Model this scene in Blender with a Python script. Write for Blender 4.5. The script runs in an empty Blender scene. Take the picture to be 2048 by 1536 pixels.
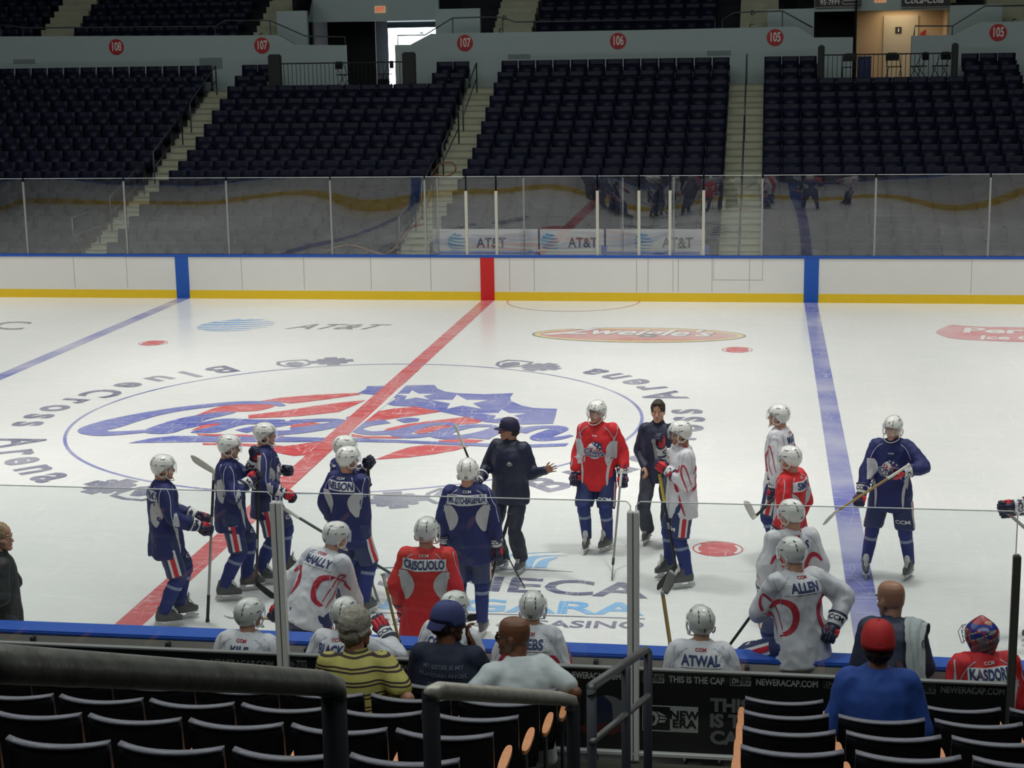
import bpy, bmesh, math, random
from mathutils import Vector, Matrix, noise
from mathutils.bvhtree import BVHTree
from mathutils.geometry import tessellate_polygon
random.seed(7)
R = math.radians
SC = bpy.context.scene
COL = SC.collection
# ------------------------------------------------------------------ camera, light, exposure
cd = bpy.data.cameras.new('camera'); cam = bpy.data.objects.new('camera', cd); COL.objects.link(cam)
cam.location = (6.6217, -25.5038, 5.8984)
cam.rotation_euler = (R(78.42767), R(0.93403), R(8.76544))
FPX = 3233.36
cd.sensor_width = 36; cd.lens = FPX / 2048 * 36; cd.clip_start = 0.05; cd.clip_end = 300
SC.camera = cam
SC.view_settings.view_transform = 'Standard'; SC.view_settings.look = 'None'
SC.view_settings.gamma = 1; SC.view_settings.use_curve_mapping = False
SC.view_settings.exposure = 0.10
W = bpy.data.worlds.new('world'); SC.world = W; W.use_nodes = True
W.node_tree.nodes['Background'].inputs[0].default_value = (.55, .75, .9, 1)
W.node_tree.nodes['Background'].inputs[1].default_value = .012
def spot(x, y, z, tx, ty, power, ang, blend, size, col=(1, .975, .93)):
    l = bpy.data.lights.new('arena_lamp', 'SPOT'); l.energy = power; l.spot_size = R(ang); l.spot_blend = blend
    l.shadow_soft_size = size; l.color = col
    o = bpy.data.objects.new('arena_lamp', l); COL.objects.link(o); o.location = (x, y, z)
    o.rotation_euler = (Vector((tx, ty, 0)) - Vector((x, y, z))).to_track_quat('-Z', 'Y').to_euler()
for lx in (-18, -9, 0, 9, 18):
    for ly in (-7.5, 0.5, 8.5):
        spot(lx, ly, 17, lx, ly * .93, 3500, 62, .75, .9)
al = bpy.data.lights.new('ceiling_bounce_fill', 'AREA'); al.shape = 'RECTANGLE'; al.size = 46; al.size_y = 24; al.energy = 3800; al.color = (.97, 1, .97)
ao = bpy.data.objects.new('ceiling_bounce_fill', al); COL.objects.link(ao); ao.location = (0, 0, 18)  # unseen fill panel, added to stand in for light scattered off the ceiling
al = bpy.data.lights.new('near_stand_fill', 'AREA'); al.shape = 'RECTANGLE'; al.size = 20; al.size_y = 6; al.energy = 1000; al.color = (.93, 1, .98)
ao = bpy.data.objects.new('near_stand_fill', al); COL.objects.link(ao); ao.location = (4, -20, 15)  # unseen fill over the near stand, added to brighten boards and seats

def at(u, v, x=None, y=None, z=None):
    """point where the line of sight through photo pixel (u,v) meets a plane of the place"""
    Rm = cam.rotation_euler.to_matrix()
    d = Rm @ Vector(((u - 1024) / FPX, -(v - 768) / FPX, -1)); o = Vector(cam.location)
    t = (z - o.z) / d.z if z is not None else ((y - o.y) / d.y if y is not None else (x - o.x) / d.x)
    return o + d * t

# ------------------------------------------------------------------ materials
MATS = {}
def mat(name, col, rough=.6, metal=0, var=.08, scale=30, bump=0, spec=.5, emit=None, estr=0, coat=0):
    if name in MATS: return MATS[name]
    m = bpy.data.materials.new(name); m.use_nodes = True; nt = m.node_tree; b = nt.nodes['Principled BSDF']
    b.inputs['Roughness'].default_value = rough; b.inputs['Metallic'].default_value = metal
    b.inputs['Specular IOR Level'].default_value = spec; b.inputs['Coat Weight'].default_value = coat
    tc = nt.nodes.new('ShaderNodeTexCoord'); nz = nt.nodes.new('ShaderNodeTexNoise'); nz.inputs['Scale'].default_value = scale
    nz.inputs['Detail'].default_value = 4; nt.links.new(tc.outputs['Object'], nz.inputs['Vector'])
    mx = nt.nodes.new('ShaderNodeMix'); mx.data_type = 'RGBA'
    c = Vector(col)
    mx.inputs[6].default_value = (*[max(0, q * (1 - var)) for q in c], 1); mx.inputs[7].default_value = (*[min(1, q * (1 + var)) for q in c], 1)
    nt.links.new(nz.outputs['Fac'], mx.inputs[0]); nt.links.new(mx.outputs[2], b.inputs['Base Color'])
    if bump:
        bp = nt.nodes.new('ShaderNodeBump'); bp.inputs['Strength'].default_value = bump; bp.inputs['Distance'].default_value = .01
        nt.links.new(nz.outputs['Fac'], bp.inputs['Height']); nt.links.new(bp.outputs[0], b.inputs['Normal'])
    if emit:
        b.inputs['Emission Color'].default_value = (*emit, 1); b.inputs['Emission Strength'].default_value = estr
    MATS[name] = m; return m
def glass_mat(name, tint=(.93, .96, .96), f0=.045, haze=.02, gl=1.0, wave=0):
    m = bpy.data.materials.new(name); m.use_nodes = True; nt = m.node_tree; nt.nodes.clear(); N = nt.nodes.new; L = nt.links.new
    out = N('ShaderNodeOutputMaterial'); tr = N('ShaderNodeBsdfTransparent'); tr.inputs[0].default_value = (*tint, 1)
    g = N('ShaderNodeBsdfGlossy'); g.inputs['Roughness'].default_value = 0.0; g.inputs['Color'].default_value = (gl, gl, gl, 1)
    lw = N('ShaderNodeLayerWeight'); lw.inputs[0].default_value = .5
    p = N('ShaderNodeMath'); p.operation = 'POWER'; p.inputs[1].default_value = 5; L(lw.outputs['Facing'], p.inputs[0])
    mm = N('ShaderNodeMath'); mm.operation = 'MULTIPLY_ADD'; mm.inputs[1].default_value = .9; mm.inputs[2].default_value = f0; L(p.outputs[0], mm.inputs[0])
    mx = N('ShaderNodeMixShader'); L(mm.outputs[0], mx.inputs[0]); L(tr.outputs[0], mx.inputs[1]); L(g.outputs[0], mx.inputs[2])
    if wave:
        tw = N('ShaderNodeTexCoord'); wn = N('ShaderNodeTexNoise'); wn.inputs['Scale'].default_value = .35; wn.inputs['Detail'].default_value = 0; bp = N('ShaderNodeBump'); bp.inputs['Strength'].default_value = 1; bp.inputs['Distance'].default_value = wave
        L(tw.outputs['Object'], wn.inputs['Vector']); L(wn.outputs['Fac'], bp.inputs['Height']); L(bp.outputs[0], g.inputs['Normal'])
    if haze:
        d = N('ShaderNodeBsdfDiffuse'); d.inputs[0].default_value = (.8, .85, .88, 1); tc = N('ShaderNodeTexCoord')
        nz = N('ShaderNodeTexNoise'); nz.inputs['Scale'].default_value = 3; nz.inputs['Detail'].default_value = 8; L(tc.outputs['Object'], nz.inputs['Vector'])
        q = N('ShaderNodeMath'); q.operation = 'MULTIPLY'; q.inputs[1].default_value = haze * 2; L(nz.outputs['Fac'], q.inputs[0])
        m2 = N('ShaderNodeMixShader'); L(q.outputs[0], m2.inputs[0]); L(mx.outputs[0], m2.inputs[1]); L(d.outputs[0], m2.inputs[2]); L(m2.outputs[0], out.inputs[0])
    else: L(mx.outputs[0], out.inputs[0])
    MATS[name] = m; return m
def ice_mat(name, col=None, fade=.35, rough=.22):
    """ice, or paint under ice: the paint shows through a milky, skate-scratched layer"""
    m = bpy.data.materials.new(name); m.use_nodes = True; nt = m.node_tree; b = nt.nodes['Principled BSDF']; N = nt.nodes.new; L = nt.links.new
    tc = N('ShaderNodeTexCoord')
    def scr(sx, sy, rot, sc, lo, hi, dist):
        mp = N('ShaderNodeMapping'); mp.inputs['Rotation'].default_value = (0, 0, R(rot)); mp.inputs['Scale'].default_value = (sx, sy, 1)
        L(tc.outputs['Object'], mp.inputs[0]); nz = N('ShaderNodeTexNoise'); nz.inputs['Scale'].default_value = sc; nz.inputs['Detail'].default_value = 3
        nz.inputs['Distortion'].default_value = dist; L(mp.outputs[0], nz.inputs['Vector'])
        # thin lines where noise crosses the middle value
        s = N('ShaderNodeMath'); s.operation = 'SUBTRACT'; s.inputs[1].default_value = .5; L(nz.outputs['Fac'], s.inputs[0])
        a = N('ShaderNodeMath'); a.operation = 'ABSOLUTE'; L(s.outputs[0], a.inputs[0])
        r = N('ShaderNodeMapRange'); r.inputs[1].default_value = lo; r.inputs[2].default_value = hi; r.inputs[3].default_value = 1; r.inputs[4].default_value = 0
        L(a.outputs[0], r.inputs[0]); return r.outputs[0]
    s1 = scr(.25, 2.2, 25, 1.6, .0, .012, .4); s2 = scr(.3, 2.6, -50, 1.9, .0, .010, .6); s3 = scr(2.0, .35, 12, 1.2, .0, .010, .8); s4 = scr(.3, 3.2, 70, 2.6, .0, .016, .3)
    def mxm(a, c):
        q = N('ShaderNodeMath'); q.operation = 'MAXIMUM'; L(a, q.inputs[0]); L(c, q.inputs[1]); return q.outputs[0]
    s = mxm(mxm(s1, s2), mxm(s3, s4))
    n1 = N('ShaderNodeTexNoise'); n1.inputs['Scale'].default_value = .55; n1.inputs['Detail'].default_value = 6; L(tc.outputs['Object'], n1.inputs['Vector'])
    if col is None:
        mx = N('ShaderNodeMix'); mx.data_type = 'RGBA'; mx.inputs[6].default_value = (.66, .68, .67, 1); mx.inputs[7].default_value = (.76, .76, .73, 1); L(n1.outputs['Fac'], mx.inputs[0])
        m2 = N('ShaderNodeMix'); m2.data_type = 'RGBA'; m2.inputs[7].default_value = (.86, .86, .83, 1)
        q = N('ShaderNodeMath'); q.operation = 'MULTIPLY'; q.inputs[1].default_value = .35; L(s, q.inputs[0]); L(q.outputs[0], m2.inputs[0])
        L(mx.outputs[2], m2.inputs[6]); L(m2.outputs[2], b.inputs['Base Color'])
    else:
        r = N('ShaderNodeMapRange'); r.inputs[1].default_value = .35; r.inputs[2].default_value = .68; r.inputs[3].default_value = fade * .35; r.inputs[4].default_value = fade * 1.5; L(n1.outputs['Fac'], r.inputs[0])
        q = N('ShaderNodeMath'); q.operation = 'MULTIPLY'; q.inputs[1].default_value = .6; L(s, q.inputs[0])
        f = mxm(q.outputs[0], r.outputs[0])
        mx = N('ShaderNodeMix'); mx.data_type = 'RGBA'; mx.inputs[6].default_value = (*col, 1); mx.inputs[7].default_value = (.70, .70, .69, 1); L(f, mx.inputs[0]); L(mx.outputs[2], b.inputs['Base Color'])
    b.inputs['Roughness'].default_value = rough; b.inputs['Specular IOR Level'].default_value = .35
    MATS[name] = m; return m

# ------------------------------------------------------------------ mesh helpers
class MB:
    def __init__(s): s.v = []; s.f = []; s.m = []
    def add(s, vs, fs, mi=0):
        o = len(s.v); s.v += [Vector(p) for p in vs]; s.f += [tuple(i + o for i in f) for f in fs]; s.m += [mi] * len(fs); return s
    def box(s, c, d, mi=0, M=None, bev=0):
        x, y, z = [q / 2 for q in d]; c = Vector(c)
        if bev:
            bm = bmesh.new(); bmesh.ops.create_cube(bm, size=1)
            for q in bm.verts: q.co = Vector((q.co.x * d[0], q.co.y * d[1], q.co.z * d[2]))
            bmesh.ops.bevel(bm, geom=bm.edges[:], offset=bev, segments=2, affect='EDGES')
            bm.verts.index_update(); vs = [q.co.copy() for q in bm.verts]; fs = [tuple(q.index for q in f.verts) for f in bm.faces]; bm.free()
        else:
            vs = [Vector((a * x, b * y, e * z)) for a in (-1, 1) for b in (-1, 1) for e in (-1, 1)]
            fs = [(0, 1, 3, 2), (4, 6, 7, 5), (0, 4, 5, 1), (2, 3, 7, 6), (0, 2, 6, 4), (1, 5, 7, 3)]
        vs = [(M @ p if M else p) + c for p in vs]
        return s.add(vs, fs, mi)
    def bx(s, x0, x1, y0, y1, z0, z1, mi=0, bev=0):
        if z0 == z1: return s.add([(x0, y0, z0), (x1, y0, z0), (x1, y1, z0), (x0, y1, z0)], [(0, 1, 2, 3)], mi)
        return s.box(((x0 + x1) / 2, (y0 + y1) / 2, (z0 + z1) / 2), (abs(x1 - x0), abs(y1 - y0), abs(z1 - z0)), mi, None, bev)
    def rings(s, rs, mi=0, cap=True):
        n = len(rs[0]); vs = [p for r in rs for p in r]; fs = []
        for i in range(len(rs) - 1):
            for j in range(n): fs.append((i * n + j, i * n + (j + 1) % n, (i + 1) * n + (j + 1) % n, (i + 1) * n + j))
        if cap: fs.append(tuple(range(n - 1, -1, -1))); fs.append(tuple((len(rs) - 1) * n + j for j in range(n)))
        return s.add(vs, fs, mi)
    def loft(s, secs, mi=0, n=20, cap=True):
        """secs: (centre, xvec, yvec) ellipses"""
        return s.rings([[c + X * math.cos(2 * math.pi * j / n) + Y * math.sin(2 * math.pi * j / n) for j in range(n)] for c, X, Y in secs], mi, cap)
    def cap(s, a, b, ra, rb, mi=0, n=12, side=None, flat=1.0):
        a = Vector(a); b = Vector(b); d = b - a; L = d.length or 1e-6; d = d / L
        X = Vector(side) if side is not None else (Vector((0, 0, 1)) if abs(d.z) < .9 else Vector((1, 0, 0)))
        X = (X - d * X.dot(d)).normalized(); Y = d.cross(X) * flat; secs = []
        for k in (1, .7, .35): 
            ph = k * math.pi / 2; secs.append((a - d * ra * math.sin(ph) * .98, X * ra * max(.06, math.cos(ph)), Y * ra * max(.06, math.cos(ph))))
        secs += [(a, X * ra, Y * ra), (a + d * L / 2, X * (ra + rb) / 2, Y * (ra + rb) / 2), (b, X * rb, Y * rb)]
        for k in (.35, .7, 1):
            ph = k * math.pi / 2; secs.append((b + d * rb * math.sin(ph) * .98, X * rb * max(.06, math.cos(ph)), Y * rb * max(.06, math.cos(ph))))
        return s.loft(secs, mi, n)
    def cyl(s, a, b, ra, rb=None, mi=0, n=12):
        rb = ra if rb is None else rb; a = Vector(a); b = Vector(b); d = (b - a).normalized()
        X = (Vector((0, 0, 1)) if abs(d.z) < .9 else Vector((1, 0, 0))); X = (X - d * X.dot(d)).normalized(); Y = d.cross(X)
        return s.loft([(a, X * ra, Y * ra), (b, X * rb, Y * rb)], mi, n)
    def tube(s, pts, r, mi=0, n=8, cap=True, flat=None):
        pts = [Vector(p) for p in pts]; rs = []; X = None
        for i, p in enumerate(pts):
            d = (pts[min(i + 1, len(pts) - 1)] - pts[max(i - 1, 0)]).normalized()
            if X is None: X = Vector((0, 0, 1)) if abs(d.z) < .9 else Vector((1, 0, 0))
            X = (X - d * X.dot(d)).normalized(); Y = d.cross(X); rr = r[i] if isinstance(r, (list, tuple)) else r
            rs.append((p, X * rr, Y * rr * (flat or 1)))
        return s.loft(rs, mi, n, cap)
    def ell(s, c, r, mi=0, n=16, M=None):
        vs = []; c = Vector(c); k = n // 2
        rr = []
        for i in range(k + 1):
            th = math.pi * i / k; q = max(.03, math.sin(th))
            rr.append([c + (M @ Vector((r[0] * q * math.cos(2 * math.pi * j / n), r[1] * q * math.sin(2 * math.pi * j / n), -r[2] * math.cos(th))) if M else Vector((r[0] * q * math.cos(2 * math.pi * j / n), r[1] * q * math.sin(2 * math.pi * j / n), -r[2] * math.cos(th)))) for j in range(n)])
        return s.rings(rr, mi)
    def poly(s, pts, mi=0):
        """flat polygon (may be concave)"""
        pts = [Vector(p) for p in pts]; vs = pts; fs = [tuple(t) for t in tessellate_polygon([pts])]
        return s.add(vs, fs, mi)
    def prism(s, pts, ext, mi=0):
        """closed outline extruded along vector ext"""
        n = len(pts); ext = Vector(ext); pts = [Vector(p) for p in pts]; s.poly(pts, mi); s.poly([p + ext for p in reversed(pts)], mi)
        return s.add(pts + [p + ext for p in pts], [(i, (i + 1) % n, n + (i + 1) % n, n + i) for i in range(n)], mi)
    def mesh(s, name, mats, smooth=True):
        me = bpy.data.meshes.new(name); me.from_pydata(s.v, [], s.f)
        for m in mats: me.materials.append(m)
        me.polygons.foreach_set('material_index', s.m)
        if smooth: me.polygons.foreach_set('use_smooth', [True] * len(s.f))
        me.update(); return me
    def build(s, name, mats, parent=None, smooth=False, **kw):
        if not isinstance(mats, (list, tuple)): mats = [mats]
        return link(name, s.mesh(name, mats, smooth), parent, **kw)
def link(name, me, parent=None, **kw):
    o = bpy.data.objects.new(name, me); COL.objects.link(o)
    if parent is not None: o.parent = parent
    if kw: tag(o, **kw)
    return o
def tag(o, label=None, cat=None, group=None, kind=None):
    if label: o['label'] = label
    if cat: o['category'] = cat
    if group: o['group'] = group
    if kind: o['kind'] = kind
    return o
def empty(name, loc=(0, 0, 0), rz=0, **kw):
    o = bpy.data.objects.new(name, None); COL.objects.link(o); o.location = loc; o.rotation_euler = (0, 0, rz); o.empty_display_size = .1
    if kw: tag(o, **kw)
    return o
def copy_tree(o, parent=None, loc=None, rz=None):
    c = o.copy(); COL.objects.link(c); c.parent = parent
    if loc is not None: c.location = loc
    if rz is not None: c.rotation_euler = (0, 0, rz)
    for ch in list(o.children): copy_tree(ch, c)
    return c
def cr(pts, n=6, closed=False):
    """Catmull-Rom resample of tuples of any length"""
    P = [tuple(p) for p in pts]; out = []; m = len(P)
    rng = range(m) if closed else range(m - 1)
    for i in rng:
        if closed: a, b, c, d = P[(i - 1) % m], P[i], P[(i + 1) % m], P[(i + 2) % m]
        else: a, b, c, d = P[max(i - 1, 0)], P[i], P[i + 1], P[min(i + 2, m - 1)]
        for k in range(n):
            t = k / n; out.append(tuple(.5 * (2 * B + (C - A) * t + (2 * A - 5 * B + 4 * C - D) * t * t + (3 * B - A - 3 * C + D) * t ** 3) for A, B, C, D in zip(a, b, c, d)))
    if not closed: out.append(P[-1])
    return out
_tx = {}
REF = 0
def text(s, size=1, sx=1, align='CENTER', bold=0, shear=0):
    """2-D triangles of lettering, centred"""
    k = (s, bold, shear, align, REF)
    if k not in _tx:
        c = bpy.data.curves.new('t', 'FONT'); c.body = s; c.size = 1; c.align_x = align; c.align_y = 'CENTER'; c.offset = bold; c.shear = shear; c.resolution_u = 3
        o = bpy.data.objects.new('t', c); COL.objects.link(o); bpy.context.view_layer.update()
        me = bpy.data.meshes.new_from_object(o.evaluated_get(bpy.context.evaluated_depsgraph_get()))
        bm = bmesh.new(); bm.from_mesh(me); bmesh.ops.triangulate(bm, faces=bm.faces[:])
        for _ in range(4 if REF else 0):
            le = [e_ for e_ in bm.edges if e_.calc_length() > .22]
            if le: bmesh.ops.subdivide_edges(bm, edges=le, cuts=1); bmesh.ops.triangulate(bm, faces=[f for f in bm.faces if len(f.verts) > 3])
        bm.verts.index_update()
        _tx[k] = ([(q.co.x, q.co.y) for q in bm.verts], [tuple(q.index for q in f.verts) for f in bm.faces]); bm.free()
        bpy.data.objects.remove(o); bpy.data.curves.remove(c); bpy.data.meshes.remove(me)
    vs, fs = _tx[k]; return [(x * size * sx, y * size) for x, y in vs], fs
def put_text(mb, s, O, X, Y, size, sx=1, mi=0, **kw):
    vs, fs = text(s, size, sx, **kw); O = Vector(O); X = Vector(X); Y = Vector(Y)
    return mb.add([O + X * x + Y * y for x, y in vs], fs, mi)
XA, YA, ZA = Vector((1, 0, 0)), Vector((0, 1, 0)), Vector((0, 0, 1))

# ------------------------------------------------------------------ ice sheet and its markings
M_ice = ice_mat('ice', None); M_blue = ice_mat('ice_blue_paint', (.045, .06, .38), .45); M_red = ice_mat('ice_red_paint', (.55, .02, .03), .22)
M_navy = ice_mat('ice_navy_paint', (.05, .055, .15), .35); M_sky = ice_mat('ice_sky_blue_paint', (.12, .42, .78), .35); M_dark = ice_mat('ice_grey_paint', (.10, .11, .11), .25)
M_wht = ice_mat('ice_white_paint', (.75, .75, .73), .2); M_logor = ice_mat('ice_logo_red', (.58, .025, .035), .18); M_logob = ice_mat('ice_logo_blue', (.035, .06, .40), .28)
M_yel = ice_mat('ice_yellow_paint', (.70, .52, .12), .3); M_orr = ice_mat('ice_brick_paint', (.52, .08, .05), .4)
HX, HY = 30.5, 12.95
mb = MB(); mb.bx(-HX, HX, -HY, HY, -.12, 0)
ice = mb.build('floor', M_ice, kind='structure')
def flat(name, m, z, fn, parent=ice):
    b = MB(); fn(b)
    for i, p in enumerate(b.v): p.z = z + (i % 200) * 4e-6
    return b.build(name, m, parent)
flat('centre_line', M_red, .002, lambda b: b.bx(-.155, .155, -HY, HY, 0, .0))
for sx in (-1, 1):
    flat('blue_line', M_blue, .002, lambda b: b.bx(sx * 7.745 - .155, sx * 7.745 + .155, -HY, HY, 0, .0))
def ringf(b, cx, cy, r0, r1, a0=0, a1=360, n=96):
    pts = []
    for i in range(n + 1):
        a = R(a0 + (a1 - a0) * i / n); c, s_ = math.cos(a), math.sin(a); pts += [(cx + r0 * c, cy + r0 * s_, 0), (cx + r1 * c, cy + r1 * s_, 0)]
    b.add(pts, [(2 * i, 2 * i + 1, 2 * i + 3, 2 * i + 2) for i in range(n)])
flat('centre_circle', M_blue, .003, lambda b: ringf(b, 0, 0, 4.68, 4.735, n=160))
for sx in (-1, 1):
    for sy in (-1, 1):
        def sp(b):
            ringf(b, sx * 6.13, sy * 6.66, .0, .235, n=40); ringf(b, sx * 6.13, sy * 6.66, .285, .305, n=40)
            for k in (-1, 1): ringf(b, sx * 6.13, sy * 6.66, .225, .29, 90 * k - 52, 90 * k + 52, n=20)
        flat('faceoff_spot', M_red, .003, sp)
flat('referee_crease', M_orr, .003, lambda b: ringf(b, 2.1, 12.95, 1.58, 1.62, 180, 360))
# stroke in pixel path with world width
def P0(u, v): p = at(u, v, z=0); return Vector((p.x, p.y, 0))
def strip(b, pts, mi=0):
    pts = [(Vector(p[0]), p[1]) for p in pts]; L = []
    for i, (p, w) in enumerate(pts):
        d = pts[min(i + 1, len(pts) - 1)][0] - pts[max(i - 1, 0)][0]; n = Vector((-d.y, d.x, 0)).normalized(); L += [p + n * w / 2, p - n * w / 2]
    b.add(L, [(2 * i, 2 * i + 1, 2 * i + 3, 2 * i + 2) for i in range(len(pts) - 1)], mi)
def stroke(b, pix, n=5, mi=0): strip(b, [(P0(u, v), w) for u, v, w in cr(pix, n)], mi)
def ppoly(b, pix, n=4, mi=0, smooth=True):
    q = cr(pix, n, True) if smooth else pix
    b.poly([P0(u, v) for u, v in q], mi)
def c1(*a): return [(100 + u / 3.2, 740 + v / 3.2) + tuple(r) for u, v, *r in a]
def c2(*a): return [(600 + u / 3.2, 740 + v / 3.2) + tuple(r) for u, v, *r in a]
# centre logo: striped ball, starred shield, script
logo = flat('centre_logo', M_wht, .004, lambda b: b.add([(0, 0, 0), (.01, 0, 0), (0, .01, 0)], [(0, 1, 2)]))
def lred(b):
    ppoly(b, c1((920, 300), (990, 268), (1080, 238), (1200, 222), (1390, 215), (1440, 232), (1330, 262), (1200, 268), (1090, 270), (1000, 285)))
    ppoly(b, c1((1330, 203), (1480, 178), (1700, 160), (1960, 148), (1990, 157), (1800, 185), (1640, 205), (1540, 215), (1450, 203)), smooth=False)
    ppoly(b, c2((-330, 290), (-100, 262), (100, 230), (300, 205), (400, 195), (420, 196), (330, 235), (250, 270), (0, 296), (-150, 305), (-330, 310)), smooth=False)
    ppoly(b, c2((300, 300), (480, 270), (600, 248), (740, 236), (900, 268), (760, 290), (600, 312), (470, 330), (440, 335), (300, 350)), smooth=False)
    ppoly(b, c2((520, 400), (560, 375), (700, 345), (900, 320), (1050, 303), (1190, 322), (1120, 345), (1010, 350), (860, 345), (700, 365), (600, 392), (530, 408)), smooth=False)
    ppoly(b, c2((730, 400), (800, 372), (900, 358), (990, 358), (930, 378), (850, 395), (780, 408)))
    ppoly(b, c2((330, 410), (420, 425), (560, 428), (700, 432), (640, 440), (430, 438), (330, 428)), smooth=False)
    ppoly(b, c2((880, 455), (1000, 440), (1180, 450), (1120, 468), (950, 470)), smooth=False)
    ppoly(b, c2((480, 575), (600, 528), (700, 495), (800, 482), (1080, 490), (1000, 515), (860, 540), (700, 560)), smooth=False)
    ppoly(b, c1((1400, 500), (1560, 482), (1700, 462), (1740, 462), (1640, 545), (1560, 552), (1450, 530)), smooth=False)
    ppoly(b, c1((975, 470), (1100, 465), (1400, 480), (1500, 488), (1400, 495), (1100, 482), (980, 480)), smooth=False)
    ppoly(b, c1((890, 352), (1050, 338), (1180, 335), (1130, 355), (1000, 375), (905, 388), (960, 362)), smooth=False)
    ppoly(b, c1((940, 410), (1250, 415), (1500, 425), (1480, 432), (1100, 425), (950, 420)), smooth=False)
    ppoly(b, c2((-60, 340), (60, 335), (140, 345), (60, 368), (-50, 378), (-60, 365)), smooth=False)
flat('logo_stripes', M_logor, .005, lred, logo)
def lblue(b):
    # shield with scalloped top
    ppoly(b, c2((370, 150), (420, 125), (430, 105), (860, 97), (880, 120), (930, 140), (1010, 150), (1180, 157), (1365, 150), (1345, 175), (1350, 200), (1420, 230), (1500, 245), (1645, 250), (1635, 300), (1620, 345), (1400, 350), (1190, 335), (1100, 310), (900, 268), (740, 236), (600, 230), (560, 220), (620, 180), (480, 160)), smooth=False)
    ppoly(b, c2((300, 305), (380, 290), (440, 300), (400, 318), (310, 318)))
    # script: big opening loop and first arm
    stroke(b, c1((1490, 232, .12), (1455, 220, .2), (1400, 212, .24), (1180, 214, .26), (900, 242, .3), (700, 273, .36), (520, 312, .5), (380, 350, .6), (275, 385, .5), (330, 407, .34), (460, 405, .26), (620, 392, .2)))
    ppoly(b, c1((600, 390), (700, 350), (830, 312), (960, 288), (1100, 270), (1190, 272), (1120, 292), (1000, 320), (900, 362), (780, 405), (640, 408)))
    ppoly(b, c1((800, 385), (900, 355), (1000, 330), (1130, 312), (1320, 318), (1500, 320), (1460, 345), (1380, 350), (1250, 350), (1150, 375), (1060, 402), (900, 402), (1000, 372), (1100, 345), (1000, 350), (900, 372)))
    for s in ([(1220, 395, .3), (1330, 372, .32), (1500, 345, .3), (1650, 328, .25), (1800, 322, .22), (1850, 335, .28), (1780, 365, .28), (1600, 395, .28), (1400, 408, .35), (1300, 412, .3)],): stroke(b, c1(*s))
    for s in ([(-60, 380, .2), (60, 368, .22), (200, 345, .2), (250, 325, .16), (120, 320, .16), (-60, 330, .2)],
              [(560, 330, .3), (420, 350, .3), (360, 380, .22), (440, 405, .25), (600, 400, .3), (700, 385, .2)],
              [(640, 330, .3), (700, 322, .32), (760, 322, .2)],
              [(1010, 362, .1), (940, 345, .2), (820, 352, .22), (700, 382, .32), (640, 408, .35), (700, 425, .3), (830, 415, .22), (960, 390, .1)],
              [(1230, 358, .16), (1080, 362, .24), (940, 392, .34), (900, 420, .36), (1000, 432, .3), (1130, 412, .2), (1240, 375, .14), (1230, 358, .12)],
              [(1140, 440, .36), (1200, 410, .34), (1300, 378, .26), (1370, 366, .14), (1400, 372, .2)],
              [(1400, 400, .3), (1500, 372, .24), (1620, 366, .2), (1660, 380, .3), (1560, 420, .34), (1540, 442, .3), (1640, 440, .2), (1740, 420, .1)]): stroke(b, c2(*s))
    # underline with long tail
    ppoly(b, c1((500, 470), (640, 440), (780, 424), (1000, 425), (1300, 428), (1500, 430), (1760, 436), (2048, 440), (2048, 452), (1700, 462), (1400, 462), (1000, 462), (700, 466)), smooth=False)
    ppoly(b, c2((300, 440), (600, 448), (900, 462), (1200, 472), (1500, 478), (1720, 470), (1700, 488), (1500, 497), (1200, 492), (900, 478), (600, 466), (300, 460)), smooth=False)
flat('logo_script', M_logob, .006, lblue, logo)
def lwhite(b):
    for cx, cy, w, h in ((735, 165, 135, 33), (1030, 210, 190, 50), (1310, 290, 150, 35)):
        pts = []
        for k in range(10):
            a = math.pi / 2 + k * math.pi / 5; r = 1 if k % 2 == 0 else .40; pts.append((cx + w * r * math.cos(a) + h * .9 * r * math.sin(a) * -.6, cy - h * r * math.sin(a)))
        ppoly(b, c2(*pts), smooth=False)
    ppoly(b, c2((590, 100), (680, 100), (540, 235), (180, 520), (60, 520), (330, 320)), smooth=False)
flat('logo_stars', M_wht, .007, lwhite, logo)
flat('centre_line_overlay', M_red, .008, lambda b: b.bx(-.155, .155, -4.2, 4.2, 0, 0), logo)
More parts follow.
